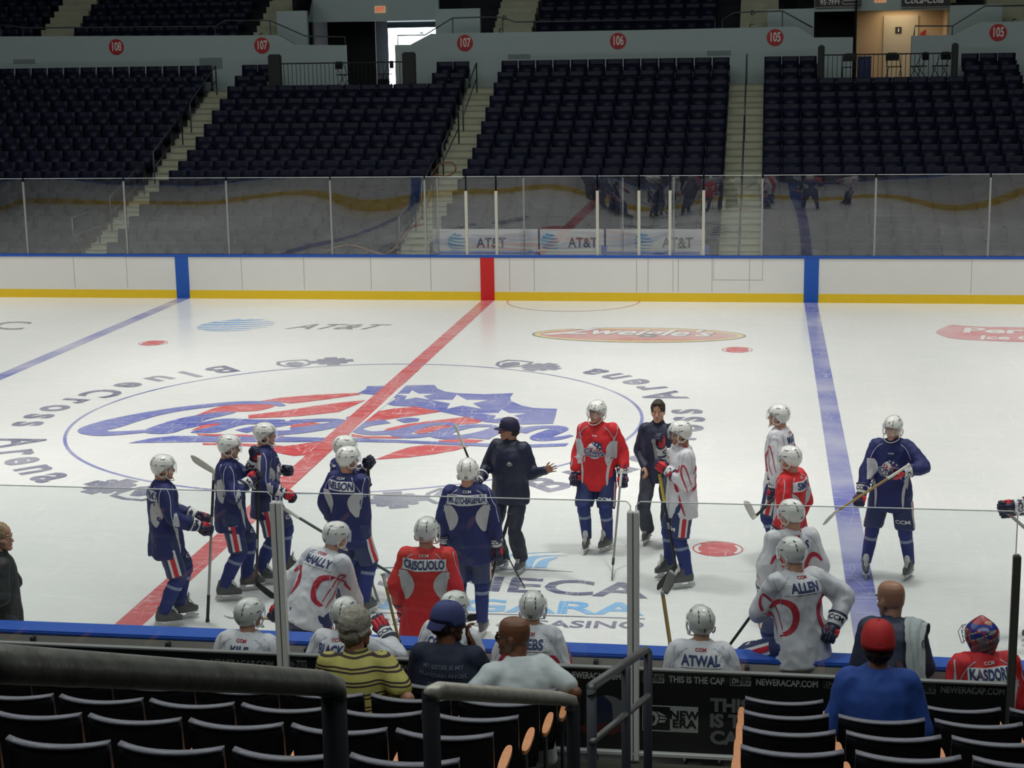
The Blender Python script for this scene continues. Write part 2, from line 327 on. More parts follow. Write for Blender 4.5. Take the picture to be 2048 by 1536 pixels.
# ring of words: twice round the circle
def ringtext(word, angs, rad, size, sx):
    def fn(b):
        for half in (0, 180):
            for ch, a in zip(word, angs):
                a = R(a + half); O = Vector((math.cos(a), math.sin(a), 0)) * rad; put_text(b, ch, O, Vector((-math.sin(a), math.cos(a), 0)), -Vector((math.cos(a), math.sin(a), 0)), size, sx, bold=.03)
    return fn
flat('ring_lettering', M_navy, .003, ringtext('BlueCrossArena', (133.2, 140.5, 147, 154.5, 163, 170.2, 176.8, 183.5, 189.5, 203.3, 211, 217, 223.8, 230), 5.4, 1.0, .93))
def badge(kind):
    def fn(b):
        for a0 in ((109.7, 62) if kind == 'cross' else (117.8, 69.2)):
            for half in (0, 180):
                a = R(a0 + half); rad = Vector((math.cos(a), math.sin(a), 0)); T = Vector((-rad.y, rad.x, 0)); O = rad * 5.2
                if kind == 'cross':
                    w, h = .13, .42
                    b.poly([O + T * x - rad * y for x, y in ((-w, -h), (w, -h), (w, -w), (h, -w), (h, w), (w, w), (w, h), (-w, h), (-w, w), (-h, w), (-h, -w), (-w, -w))])
                    for k in range(4):
                        q = R(45 + 90 * k); b.poly([O + T * (.29 * math.cos(q) + .09 * math.cos(t * .7854)) - rad * (.29 * math.sin(q) + .09 * math.sin(t * .7854)) for t in range(8)])
                else:
                    out = [(-.3, -.34), (0, -.4), (.3, -.34), (.36, -.05), (.26, .22), (0, .42), (-.26, .22), (-.36, -.05)]
                    L = []
                    for x, y in out + out[:1]: L += [O + T * x - rad * y, O + T * x * .78 - rad * y * .78]
                    b.add(L, [(2 * i, 2 * i + 1, 2 * i + 3, 2 * i + 2) for i in range(8)])
                    b.poly([O + T * x * .66 - rad * (y * .66) for x, y in ((-.3, .1), (-.1, -.3), (.12, -.28), (.3, 0), (.2, .3), (0, .5), (-.16, .3))])
    return fn
flat('cross_emblem', M_navy, .003, badge('cross')); flat('shield_emblem', M_navy, .003, badge('shield'))
# advertisements under the ice
def planar_text(name, s, m, p0, p1, up, sx=None, bold=.0, z=.003, shear=0, size=1, parent=ice):
    """fit text between two ice points along the baseline; up = letter height direction vector"""
    vs, fs = text(s, 1, 1, bold=bold, shear=shear); xs = [q[0] for q in vs]; ys = [q[1] for q in vs]; w = max(xs) - min(xs); h = max(ys) - min(ys)
    p0 = Vector(p0); p1 = Vector(p1); up = Vector(up)
    def fn(b): b.add([p0 + (p1 - p0) * ((x - min(xs)) / w) + up * ((y - min(ys)) / h) for x, y in vs], fs)
    return flat(name, m, z, fn, parent)
def globe(b, O, X, Y, r, mi=0):
    """striped globe emblem drawn in the plane O,X,Y"""
    O = Vector(O); X = Vector(X); Y = Vector(Y)
    for k, (y0, y1) in enumerate(((.80, .99), (.47, .70), (.13, .36), (-.20, -.02), (-.52, -.37), (-.80, -.69))):
        L = []
        for i in range(17):
            t = i / 16; xx0 = math.sqrt(max(0, 1 - y0 * y0)); xx1 = math.sqrt(max(0, 1 - y1 * y1)); x = -1 + 2 * t; th = (1 - .75 * t ** 1.5) if k else 1
            sag = -.13 * (1 - x * x) + .10 * (1 - t)
            L += [O + X * r * (x * xx0) + Y * r * (y0 + sag), O + X * r * (x * xx1) + Y * r * (y0 + (y1 - y0) * th + sag)]
        b.add(L, [(2 * i, 2 * i + 1, 2 * i + 3, 2 * i + 2) for i in range(16)], mi)
def g_ice(b):
    c = P0(472, 651); l = P0(393, 654); t = P0(490, 639); globe(b, c, (c - l).normalized(), (t - P0(455, 664)).normalized(), 1.0)
    for p in b.v:
        q = p - c; p.x = c.x + q.x * (c - l).length; p.y = c.y + q.y * (t - P0(455, 664)).length / 2
flat('globe_advert', ice_mat('ice_globe_blue', (.05, .30, .70), .22), .003, g_ice)
planar_text('globe_advert_lettering', 'AT&T', M_dark, P0(568, 658), P0(745, 659), P0(612, 648) - P0(568, 658), bold=.015)
def oval(b, c, rx, ry, n=40, mi=0): b.poly([Vector(c) + Vector((rx * math.cos(2 * math.pi * i / n), ry * math.sin(2 * math.pi * i / n), 0)) for i in range(n)], mi)
zc = P0(1276, 670)
za = flat('oval_advert', M_dark, .003, lambda b: oval(b, zc, 2.27, .92))
flat('oval_trim', M_yel, .004, lambda b: oval(b, zc, 2.22, .86), za); flat('oval_field', M_orr, .005, lambda b: oval(b, zc, 2.10, .72), za)
planar_text('oval_lettering_edge', "Zweigle's", M_dark, P0(1112, 672), P0(1432, 678), P0(1117, 656) - P0(1108, 672), bold=.035, shear=.4, z=.006, parent=za)
planar_text('oval_lettering', "Zweigle's", M_wht, P0(1116, 671.3), P0(1428, 677.3), P0(1117, 656.5) - P0(1108, 672), bold=.022, shear=.4, z=.007, parent=za)
flat('oval_swash', M_wht, .007, lambda b: stroke(b, [(1085, 669, .08), (1105, 668, .2), (1140, 665, .14), (1165, 662, .05)]), za)
pa = flat('script_advert', ice_mat('ice_faded_red', (.60, .10, .13), .35), .003, lambda b: ppoly(b, [(1872, 664), (1885, 656), (1905, 650), (1930, 652), (1980, 654), (2060, 655), (2150, 657), (2260, 668), (2150, 684), (2050, 684), (1960, 681), (1905, 677), (1880, 670)]))
planar_text('script_advert_lettering', "Perry's", M_wht, P0(1925, 669), P0(2170, 673), P0(1930, 655) - P0(1925, 669), bold=.03, z=.005, parent=pa)
planar_text('script_advert_line', 'Ice Cream', M_wht, P0(1960, 679), P0(2180, 682), P0(1963, 671) - P0(1960, 679), bold=.03, z=.005, parent=pa)
planar_text('edge_lettering', 'TIC', M_dark, P0(-120, 656), P0(42, 660), P0(-90, 640) - P0(-120, 656), bold=.01)
# sponsor block near the benches
planar_text('sponsor_lettering', 'SENECA', M_navy, P0(752, 1172), P0(1296, 1198), P0(800, 1143) - P0(783, 1172), bold=.022)
planar_text('sponsor_second_line', 'NIAGARA', M_sky, P0(690, 1217), P0(1288, 1232), P0(705, 1192) - P0(690, 1217), bold=.022)
planar_text('sponsor_third_line', 'RESORT & CASINO', M_navy, P0(745, 1250), P0(1286, 1258), P0(755, 1236) - P0(745, 1250), bold=.02)
flat('sponsor_rule', M_navy, .003, lambda b: (stroke(b, [(700, 1226, .03), (970, 1228, .03), (1290, 1238, .03)]), stroke(b, [(985, 1140, .015), (1050, 1139, .05), (1145, 1144, .01)]), stroke(b, [(690, 1140, .01), (800, 1135, .05), (900, 1137, .05), (985, 1140, .015)])))
flat('sponsor_waves', M_sky, .003, lambda b: [stroke(b, q) for q in ([(1000, 1135, .14), (1010, 1115, .12), (1040, 1108, .04), (1120, 1104, .01)], [(1050, 1136, .16), (1062, 1118, .13), (1090, 1112, .05), (1135, 1112, .01)], [(1080, 1136, .15), (1090, 1122, .12), (1115, 1115, .03)], [(960, 1135, .16), (975, 1115, .12), (1000, 1108, .03)])])

# ------------------------------------------------------------------ boards, glass
M_board = mat('board_white', (.74, .725, .69), .35, var=.03, scale=2); M_kick = mat('kickplate_yellow', (.78, .52, .01), .35, var=.06, scale=6)
M_cap = mat('cap_rail_blue', (.015, .085, .42), .4, var=.15, scale=9); M_sblue = mat('stripe_blue', (.01, .09, .42), .35, var=.1); M_sred = mat('stripe_red', (.58, .012, .015), .35, var=.1)
M_seam = mat('panel_seam_grey', (.35, .35, .33), .6); M_black = mat('rubber_black', (.012, .012, .013), .6); M_bback = mat('board_back_grey', (.50, .46, .41), .6, var=.15, scale=4)
M_glass = glass_mat('rink_glass_clear', (.955, .965, .965), .068, .006, wave=.045); M_nglass = glass_mat('bench_glass_clear', (.95, .965, .965), .03, .006)
M_postl = mat('post_cream', (.52, .51, .44), .45); M_alum = mat('post_aluminium', (.80, .80, .76), .25, .0, var=.06); M_edge = mat('glass_edge_highlight', (.85, .88, .86), .2, var=.05)  # pale pane rims: the glass edge highlight is put into their colour
def boards(side):
    y = HY * side; b = MB(); s = side
    root = empty('wall_far' if side > 0 else 'wall_near', (0, y, 0), kind='structure')
    b.bx(-HX, HX, 0, s * .08, .24, 1.05); b.build('board_panel', M_board, root)
    b = MB(); b.bx(-HX, HX, s * -.012, s * .08, 0, .21, bev=0); b.build('kickplate', M_kick, root)
    b = MB(); b.bx(-HX, HX, s * -.004, s * .02, .21, .24); b.build('panel_seam', M_board, root)
    if side > 0: 
        b = MB(); b.bx(-HX, HX, -.02, .16, 1.045, 1.10, bev=.008); b.build('cap_rail', M_cap, root)
    else:
        b = MB(); b.bx(-HX, HX, -.095, .15, 1.035, 1.075, bev=.012); b.build('cap_rail', M_cap, root)
        b = MB()
        for x in range(-3, 12): b.bx(x * 1.2 - .40, x * 1.2 - .36, -.21, .12, 1.081, 1.0815)
        b = MB(); b.bx(-HX, HX, -.115, -.082, .0, .80); b.bx(-HX, HX, -.092, -.082, .80, 1.035)
        b.build('board_back', M_bback, root)
        b = MB()
        for i in range(-6, 12):
            b.bx(i * 1.22 + .42, i * 1.22 + .455, -.14, -.08, .05, 1.03)
        b.build('board_frame', mat('frame_dark', (.03, .03, .03), .5), root)
        b = MB()
        for i in range(-6, 12):
            for k in (-1, 1): b.bx(i * 1.22 + .44 + k * .12 - .05, i * 1.22 + .44 + k * .12 + .05, -.13, -.114, .64, .80); b.bx(i * 1.22 + .44 + k * .12 - .015, i * 1.22 + .44 + k * .12 + .015, -.14, -.13, .70, .73)
        b.build('bracket_plate', mat('bracket_grey', (.3, .29, .27), .4, .3), root)
    for x, m in ((-7.745, M_sblue), (7.745, M_sblue), (0, M_sred)):
        b = MB(); b.bx(x - .17, x + .17, s * -.016, s * .085, 0.003, 1.045); b.build('line_stripe', m, root)
    b = MB()
    xs = ([-10.6, -9.2, -6.2, -4.6, -2.9, -1.4, .55, 1.15, 3.9, 4.62, 5.42, 6.3, 11.4, 12.9] if side > 0 else [])
    for x in xs: b.bx(x - .006, x + .006, s * -.003, 0, .24, 1.045)
    if side > 0:
        b.bx(3.62, 3.632, -.004, 0, .24, 1.0); b.bx(4.49, 4.50, -.004, 0, .25, 1.0); b.bx(5.45, 6.6, -.004, 0, .53, .538); b.bx(5.45, 5.46, -.004, 0, .53, 1.03); b.bx(6.6, 6.61, -.004, 0, .53, 1.03)
    if b.v: b.build('board_joint', M_seam, root)
    return root
boards(1); boards(-1)
# far glass: panels between posts
def pane(name, x0, x1, y, z0, z1, m, parent, th=.012, r=.0):
    b = MB()
    if r:
        o = [(x0, z0), (x1, z0)] + [(x1 - r + r * math.cos(a), z1 - r + r * math.sin(a)) for a in (0, .5, 1.05, 1.57)] + [(x0 + r - r * math.cos(a), z1 - r + r * math.sin(a)) for a in (1.57, 1.05, .5, 0)]
        b.prism([(x, y - th / 2, z) for x, z in o], (0, th, 0))
    else: b.bx(x0, x1, y - th / 2, y + th / 2, z0, z1)
    return b.build(name, m, parent)
gf = empty('rink_glass', (0, 13.03, 1.1), label='clear glass screen with thin posts on top of the far white boards', cat='glass')
xs = [-24.3, -21.9, -19.5, -17.1, -14.5, at(52, 440, y=13.03).x, at(252, 440, y=13.03).x, at(456, 440, y=13.03).x, at(663, 440, y=13.03).x, at(851, 440, y=13.03).x]
xs2 = [at(933, 440, y=13.03).x, at(993, 440, y=13.03).x, at(1195, 440, y=13.03).x, at(1278, 440, y=13.03).x, at(1340, 440, y=13.03).x, at(1407, 440, y=13.03).x]
xs3 = [at(1524, 440, y=13.03).x, at(1750, 440, y=13.03).x, at(1978, 440, y=13.03).x, 15.9, 18.4, 21]
allx = xs + xs2 + xs3
M_dpost = mat('post_grey_slim', (.36, .36, .35), .35, .5)
for i in range(len(allx) - 1):
    p = pane('glass_pane', allx[i] + .02, allx[i + 1] - .02, 0, 0, 1.90, M_glass, gf)
    b = MB(); b.bx(allx[i] + .02, allx[i + 1] - .02, -.007, .007, 1.895, 1.903); b.build('pane_highlight', M_edge, gf)
for i, x in enumerate(allx):
    b = MB(); sh = x in xs2; h = 1.55 if sh else 1.82; w = .035 if sh else .022
    b.bx(x - w, x + w, -.03, .03, 0, h, bev=.006); b.build('glass_post', M_postl if sh else M_dpost, gf)
for o in gf.children: pass
# penalty boxes behind the far glass
pb = empty('penalty_box', (0, 14.2, 0), label='glazed penalty boxes behind the far boards with cream posts and blue ledges', cat='penalty box')
for u in (868, 1042, 1242, 1345):
    x = at(u, 440, y=13.3).x
    b = MB(); b.bx(x - .006, x + .006, -1.1, -.28, 1.1, 2.95); b.build('side_pane', M_glass, pb)
    b = MB(); b.bx(x - .02, x + .02, -.42, -.38, 0, 2.9); b.build('side_post', M_dpost, pb)
b = MB(); b.bx(at(878, 500, y=13.6).x, at(1078, 500, y=13.6).x, -.9, -.62, 1.09, 1.13); b.build('ledge', M_cap, pb)
b = MB(); b.bx(at(1068, 500, y=13.6).x, at(1192, 500, y=13.6).x, -.8, -.5, 1.13, 1.16); b.build('bench_top', M_postl, pb)
b = MB(); b.bx(at(1212, 500, y=13.6).x, at(1400, 500, y=13.6).x, -.9, -.62, 1.09, 1.13); b.build('ledge', M_cap, pb)
for u in (1205, 1407):
    x = at(u, 500, y=13.6).x; b = MB(); b.add([(x - .03, -1, 1.1), (x + .17, -.6, 1.45), (x + .17, -.56, 1.45), (x - .03, -.9, 1.1)], [(0, 1, 2, 3)]); b.bx(x, x + .14, -.95, -.9, 1.1, 1.3); b.build('gate_brace', M_cap, pb)
M_banner = mat('banner_white', (.60, .60, .585), .5, var=.04); M_bsky = mat('banner_sky_blue', (.02, .27, .52), .5); M_btxt = mat('banner_charcoal', (.07, .07, .07), .5)
for lab, u0, u1, gu, t0, t1 in (('left white sponsor banner with blue globe and grey letters in the penalty box', 878, 1076, 914, 953, 1012), ('middle white sponsor banner with a whole blue globe, in the penalty box', 1080, 1208, 1100, 1136, 1195), ('right white sponsor banner whose globe is cut by a cream post', 1212, 1410, 1287, 1324, 1386)):
    y = 14.05; a = at(u0, 487, y=y); c = at(u1, 487, y=y); g = at(gu, 486, y=y)
    r0 = empty('sponsor_banner', (0, y, 0), label=lab, cat='banner', group='sponsor banners behind the penalty boxes')
    b = MB(); b.bx(a.x, c.x, 0, .03, .85, 1.62); b.build('banner_cloth', M_banner, r0)
    b = MB(); globe(b, (g.x, -.006, g.z), XA, ZA, .235); b.build('globe_emblem', M_bsky, r0)
    vs, fs = text('AT&T', 1, 1, bold=.02); xx = [q[0] for q in vs]; q0 = at(t0, 486, y=y).x; q1 = at(t1, 486, y=y).x; k = (q1 - q0) / (max(xx) - min(xx))
    b = MB(); b.add([((x - min(xx)) * k + q0, -.006, g.z + yy * .34) for x, yy in vs], fs); b.build('banner_lettering', M_btxt, r0)

# ------------------------------------------------------------------ far stands
ROWZ = [1.213, 1.479, 1.733, 1.986, 2.25, 2.513, 2.733, 2.948, 3.228, 3.574, 3.918, 4.302, 4.625, 5.003, 5.318, 5.657]
RY = [14.6 + .8 * i for i in range(16)]
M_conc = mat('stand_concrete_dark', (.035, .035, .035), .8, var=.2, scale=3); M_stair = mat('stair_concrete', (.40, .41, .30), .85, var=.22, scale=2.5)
M_wall = mat('arena_wall_paint', (.38, .47, .46), .8, var=.04, scale=1.5); M_navyseat = mat('seat_plastic_navy', (.006, .0078, .024), .5, var=.15, scale=3, spec=.25)
M_seatm = mat('seat_metal_dark', (.012, .013, .018), .4); M_gleam = mat('seat_hinge_steel', (.5, .5, .5), .25, .6)
AIS = [(-19.95, -18.9), (-11.4, -10.4), (-2.8, -1.78), (5.5, 6.55), (14.15, 15.2)]
SECT = [(-27.5, -19.95), (-18.9, -11.4), (-10.4, -2.8), (-1.78, 5.5), (6.55, 14.15), (15.2, 23)]
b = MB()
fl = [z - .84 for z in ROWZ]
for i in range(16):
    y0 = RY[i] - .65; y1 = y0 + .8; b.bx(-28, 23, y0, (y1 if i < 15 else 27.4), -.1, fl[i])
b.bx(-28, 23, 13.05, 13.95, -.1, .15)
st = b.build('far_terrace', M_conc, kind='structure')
PLAT = [(-9.0, -4.3), (8.15, 12.25)]
b = MB(); 
for (a0, a1) in AIS:
    for i in range(16):
        y0 = RY[i] - .65; z0 = fl[i]; zp = fl[i - 1] if i else .15
        b.bx(a0, a1, y0 - .4, y0 + (.4 if i < 15 else .9), zp - .02, (z0 + zp) / 2 + .004); b.bx(a0, a1, y0 - .006, y0 + (.8 if i < 15 else .9), zp, z0 + .006)
        b.bx(a0, a1, y0 - .412, y0 - .36, (z0 + zp) / 2 - .03, (z0 + zp) / 2 + .012, 1); b.bx(a0, a1, y0 - .012, y0 + .03, z0 - .025, z0 + .014, 1)
stairs = b.build('trim_1', [M_stair, mat('stair_nosing', (.27, .27, .21), .8, var=.2)], kind='structure')
# one folded arena seat, origin on the floor under the back; sitter looks to -Y
def seat_parts(n=6):
    W_ = .2605; B = MB(); vs = []
    for j, (z, yo, ww) in enumerate(((.40, -.06, .97), (.46, -.05, 1), (.64, -.015, 1), (.81, .01, 1), (.84, .018, .985))):
        for th in (0, .028):
            for i in range(n + 1):
                t = -1 + 2 * i / n; vs.append((t * W_ * ww, yo + th + .022 * (1 - t * t), z))
    k = n + 1
    for j in range(4):
        for th in (0, 1):
            for i in range(n):
                a = (2 * j + th) * k + i; c = a + 2 * k; B.f.append((a, a + 1, c + 1, c) if th == 0 else (a + 1, a, c, c + 1)); B.m.append(0)
    for i in range(n):
        B.f.append((8 * k + i, 8 * k + i + 1, 9 * k + i + 1, 9 * k + i)); B.m.append(0); B.f.append((i + 1, i, k + i, k + i + 1)); B.m.append(0)
    for j in range(4):
        for e in (0, n):
            a = 2 * j * k + e; q = (a, a + k, a + 3 * k, a + 2 * k); B.f.append(q if e else tuple(reversed(q))); B.m.append(0)
    B.v = [Vector(p) for p in vs]
    S = MB(); Mx = Matrix.Rotation(R(-7), 3, 'X'); S.box((0, -.075, .50), (.49, .04, .40), 0, Mx, .012)
    H = MB(); H.box((-.235, -.12, .42), (.02, .05, .012))
    F = MB()
    for s_ in (-1,): F.bx(.2625, .2815, -.16, .03, .0, .60); F.bx(.2625, .2815, -.26, .02, .58, .61)
    return B, S, F, H
B_, S_, F_, H_ = seat_parts(4)
MEfar = [(nm, x.mesh(nm, [m], True)) for nm, x, m in (('backrest', B_, M_navyseat), ('seat_pan', S_, M_navyseat), ('standard', F_, M_seatm), ('hinge', H_, M_gleam))]
def mkseat(meshes, loc, rz=0, **kw):
    r = empty('stadium_seat', loc, rz, **kw)
    for nm, me in meshes: link(nm, me, r)
    return r
SN = ['left edge', 'second from left', 'third from left', 'middle', 'right hand', 'far right']
stuff = MB()
ordn = ['front', 'second', 'third', 'fourth', 'fifth', 'sixth', 'seventh']
nind = 0; FARS = []
CAMX = lambda x, y, z: (lambda q: (1024 + FPX * q.x / -q.z, 768 - FPX * q.y / -q.z))(cam.rotation_euler.to_matrix().transposed() @ (Vector((x, y, z)) - Vector(cam.location)))
for i in range(16):
    for si, (s0, s1) in enumerate(SECT):
        n = int((s1 - s0) / .5425); sp_ = (s1 - s0) / n
        for k in range(n):
            x = s0 + sp_ * (k + .5)
            if i >= 14 and any(p0 - .1 < x < p1 + .2 for p0, p1 in PLAT): continue
            u, v = CAMX(x, RY[i], ROWZ[i])
            if u < -25 or u > 2075: continue
            FARS.append((i, si, x))
near_n = 250
proto = None
for j, (i, si, x) in enumerate(FARS):
    if j < near_n:
        kw = dict(label='empty navy folding seat in the %s row of the far stands, %s block' % (ordn[i], SN[si]), cat='seat', group='empty far seats, %s row, %s block' % (ordn[i], SN[si]))
        if proto is None: r = proto = mkseat(MEfar, (x, RY[i], fl[i]), **kw)
        else:
            r = copy_tree(proto, None, (x, RY[i], fl[i])); tag(r, **kw)
    else:
        for q, m in ((B_, 0), (S_, 0), (F_, 1), (H_, 2)):
            stuff.add([p + Vector((x, RY[i], fl[i])) for p in q.v], q.f, m)
for i in range(5):      # upper tier rows beyond the fascia wall
    z = 6.62 + .42 * i; y = 29.3 + .8 * i
    for s0, s1 in ((-27, -18.8), (-17.3, -10.9), (-1.0, 5.5), (15.2, 22)):
        n = int((s1 - s0) / .545)
        for k in range(n):
            x = s0 + .545 * (k + .5)
            for q, m in ((B_, 0), (S_, 0)): stuff.add([p + Vector((x, y, z - .45)) for p in q.v], q.f, m)
so = stuff.build('stadium_seat', [M_navyseat, M_seatm, M_gleam], label='rows of empty navy seats filling the upper far stands', cat='seat', kind='stuff')
so.data.polygons.foreach_set('use_smooth', [True] * len(so.data.polygons))
# upper tier terrace and stairs
b = MB()
for i in range(6): b.bx(-28, 23, 28.9 + .8 * i, 29.7 + .8 * i, 5.5, 5.75 + .42 * i)
for i in range(6): pass
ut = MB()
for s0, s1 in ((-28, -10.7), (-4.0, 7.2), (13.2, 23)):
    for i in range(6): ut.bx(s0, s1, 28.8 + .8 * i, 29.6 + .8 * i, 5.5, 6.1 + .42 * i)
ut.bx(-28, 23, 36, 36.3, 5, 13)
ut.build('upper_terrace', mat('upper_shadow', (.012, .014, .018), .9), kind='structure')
b = MB()
for a0, a1 in ((-18.7, -17.4), (-10.8, -9.45), (-2.45, -1.15), (5.75, 7.0), (13.7, 15.0)):
    for i in range(12): b.bx(a0, a1, 28.5 + .4 * i, 28.9 + .4 * i, 5.5, 6.3 + .22 * i)
us = b.build('trim_2', M_stair, kind='structure')
b = MB()
for (u, ch, k) in ((521, 'C', 2), (1001, 'C', 2), (1009, 'D', 4), (1503, 'C', 2), (1505, 'D', 4), (2028, 'C', 2)):
    y = 28.5 + .4 * k - .008; p = at(u, 45, y=y); put_text(b, ch, (p.x, y, 6.3 + .22 * k - .11), XA, ZA, .2, bold=.02)
b.build('row_letter', mat('letter_black', (.01, .01, .01), .7), us)
# fascia wall with two portals
WY = 27.4
def wz(u, v): p = at(u, v, y=WY); return (p.x, p.z)
b = MB()
def wallpoly(pts): b.prism([(x, WY, z) for x, z in pts], (0, .25, 0))
wallpoly([(-28, 4.5), (-7.1, 4.5), (-7.1, 6.24), (-8.8, 6.28), (-9.35, 6.60), (-28, 6.85)])
wallpoly([(-5.42, 4.5), (9.3, 4.5), (9.3, 6.21), (8.1, 6.22), (7.55, 6.57), (2.9, 6.55), (-4.2, 6.56), (-4.9, 6.22), (-5.42, 6.22)])
wallpoly([(11.1, 4.5), (23, 4.5), (23, 6.65), (13.1, 6.59), (12.35, 6.22), (11.1, 6.22)])
wf = b.build('wall_fascia', M_wall, kind='structure')
b = MB()   # grey hatches on the wall
for u0, u1, v0, v1 in ((27, 70, 118, 128), (400, 444, 115, 138), (1016, 1060, 108, 118), (1414, 1462, 101, 111)):
    x0, z0 = wz(u0, v1); x1, z1 = wz(u1, v0); b.bx(x0, x1, WY - .01, WY, z0, z1)
b.build('wall_hatch', mat('hatch_grey', (.20, .25, .25), .7), wf)
M_sgnr = mat('sign_disc_red', (.42, .015, .02), .5); M_sgnw = mat('sign_digit_white', (.72, .70, .66), .5)
for s, u, v, wh in (('108', 233, 94, 'above the seats at far left'), ('107', 524, 91, 'left of the dark portal'), ('107', 930, 86, 'right of the dark portal'), ('106', 1236, 82, 'over the middle block'), ('105', 1550, 75, 'left of the warm lit portal'), ('105', 1996, 65, 'right of the warm lit portal')):
    p = at(u, v, y=WY); rt = empty('section_sign', (p.x, WY - .004, p.z), label='round red section sign reading %s on the far wall, %s' % (s, wh), cat='sign', group='round red section signs')
    b = MB(); b.cyl((0, 0, 0), (0, -.02, 0), .26, n=32); b.build('disc', M_sgnr, rt)
    b = MB(); put_text(b, s, (0, -.024, .0), XA, ZA, .40, .62, bold=.025); b.build('digits', M_sgnw, rt)
# fascia rails along wall top
M_rail = mat('handrail_green_grey', (.07, .095, .10), .4, .3)
def rail(name, pts, r, posts, m, **kw):
    rt = empty(name, (0, 0, 0), **kw); b = MB(); b.tube(pts, r); b.build('top_rail', m, rt, smooth=True)
    for a, c in posts: b = MB(); b.cyl(a, c, r * .8); b.build('post', m, rt, smooth=True)
    return rt
def A_(u, v, y): return at(u, v, y=y)
Y2 = 27.55
for lab, px in (('pale pipe railing along the wall top at upper left, ending beside the dark portal', [(0, 50), (25, 52), (45, 56), (370, 53), (430, 53), (450, 41), (540, 41), (610, 72), (690, 74)]),
                ('pipe railing on the wall top running from the bright doorway to the middle block', [(795, 71), (850, 70), (905, 36), (975, 34), (1005, 35), (1030, 44), (1430, 38)]),
                ('pipe railing on the wall top left of the warm lit portal', [(1445, 38), (1470, 25), (1565, 22), (1625, 55)]),
                ('pipe railing on the wall top right of the warm lit portal', [(1828, 70), (1830, 52), (1905, 52), (1970, 12), (2060, 11)])):
    pts = [A_(u, v, Y2) for u, v in px]; po = []
    for (u, v) in px[::2]: q = A_(u, v, Y2); po.append((q, Vector((q.x, q.y, 6.15))))
    rail('wall_railing', pts, .022, po, M_rail, label=lab, cat='railing', group='pipe railings on the fascia wall')
# portal interiors
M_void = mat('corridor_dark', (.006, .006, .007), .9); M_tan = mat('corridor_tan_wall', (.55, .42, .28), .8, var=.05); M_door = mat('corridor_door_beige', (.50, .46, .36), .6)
M_day = mat('daylight_opening', (.9, .95, 1), .5, emit=(.85, .95, 1), estr=7)
p1 = empty('wall_portal_dark', (0, 0, 0), kind='structure')
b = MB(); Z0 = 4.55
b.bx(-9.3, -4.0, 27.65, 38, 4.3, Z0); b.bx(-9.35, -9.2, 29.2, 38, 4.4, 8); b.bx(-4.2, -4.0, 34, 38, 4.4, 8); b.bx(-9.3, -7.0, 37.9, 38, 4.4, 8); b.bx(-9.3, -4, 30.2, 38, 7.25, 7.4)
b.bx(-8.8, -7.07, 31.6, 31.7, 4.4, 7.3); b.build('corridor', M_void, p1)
b = MB(); q0 = at(628, 12, y=30.2); q1 = at(880, 40, y=30.2); b.bx(q0.x, q1.x, 30.0, 30.2, q1.z + .0, q0.z + .4); q = at(878, 30, y=30); 
b.add([(q0.x, 30, q1.z), (at(617, 40, y=29).x, 28.9, q1.z), (at(625, 10, y=29).x, 28.9, q0.z + .1), (q0.x, 30, q0.z + .2)], [(0, 1, 2, 3)])
b.build('lintel', M_wall, p1)
b = MB(); x0, x1 = at(557, 40, y=28.8).x, at(617, 40, y=28.8).x; b.bx(x0, x1, 28.6, 28.8, 5.5, at(590, 22, y=28.8).z); x0, x1 = at(873, 40, y=28.8).x, at(962, 40, y=28.8).x; b.bx(x0, x1, 28.6, 28.8, 5.5, at(900, 18, y=28.8).z); b.build('stair_cheek', M_wall, p1)
b = MB(); a0, a1 = at(776, 60, y=34.5), at(880, 60, y=34.5); zt = at(800, 56, y=34.5).z; b.bx(a0.x, a1.x, 34.5, 34.55, Z0, zt); b.build('daylight_doorway', M_day, p1)
b = MB()
for u, v, w, h in ((828, 61, 8, 2), (843, 66, 9, 3), (866, 59, 3, 2), (845, 83, 8, 4), (832, 85, 3, 3), (864, 72, 6, 5), (862, 82, 4, 5)): q = at(u, v, y=34.45); b.bx(q.x - w * .008, q.x + w * .008, 34.44, 34.46, q.z - h * .008, q.z + h * .008)
b.build('doorway_lettering', mat('doorway_mark', (.35, .5, .7), .5), p1)
b = MB(); zt2 = at(800, 45, y=34.5).z; b.bx(a0.x, a1.x, 34.4, 34.5, zt, zt2); b.build('doorway_header', mat('header_blue_grey', (.25, .32, .38), .4), p1)
b = MB(); b.bx(a0.x, a1.x, 34.38, 34.42, zt2 + .02, zt2 + .06); b.bx(a0.x, a1.x, 34.38, 34.42, zt2 + .14, zt2 + .17); b.build('ceiling_strip', mat('strip_pale', (.7, .75, .8), .3, emit=(.8, .9, 1), estr=.5), p1)
l = bpy.data.lights.new('doorway_daylight', 'AREA'); l.energy = 60; l.size = 1.6; l.color = (.8, .92, 1); o = bpy.data.objects.new('doorway_daylight', l); COL.objects.link(o); o.location = ((a0.x + a1.x) / 2, 34.3, 5.9); o.rotation_euler = (R(90), 0, R(180))
p2 = empty('wall_portal_lit', (0, 0, 0), kind='structure')
cx0, cx1 = at(1707, 60, y=31).x, at(1885, 60, y=31).x
b = MB(); b.bx(7.9, 13, 27.65, 31, 4.3, 4.55); b.bx(cx0, cx1 + .4, 31, 31.1, 4.4, 7.6); b.bx(cx1, cx1 + .1, 29.6, 31, 4.4, 7.4); b.build('corridor_wall', M_tan, p2)
b = MB(); b.bx(7.6, cx0, 30.6, 30.7, 4.4, 7.6); b.bx(cx0 - .05, cx0, 29, 31, 4.4, 7.6); b.bx(7.9, 13, 29.6, 31.2, 7.15, 7.25); b.build('corridor_shadow_side', M_void, p2)
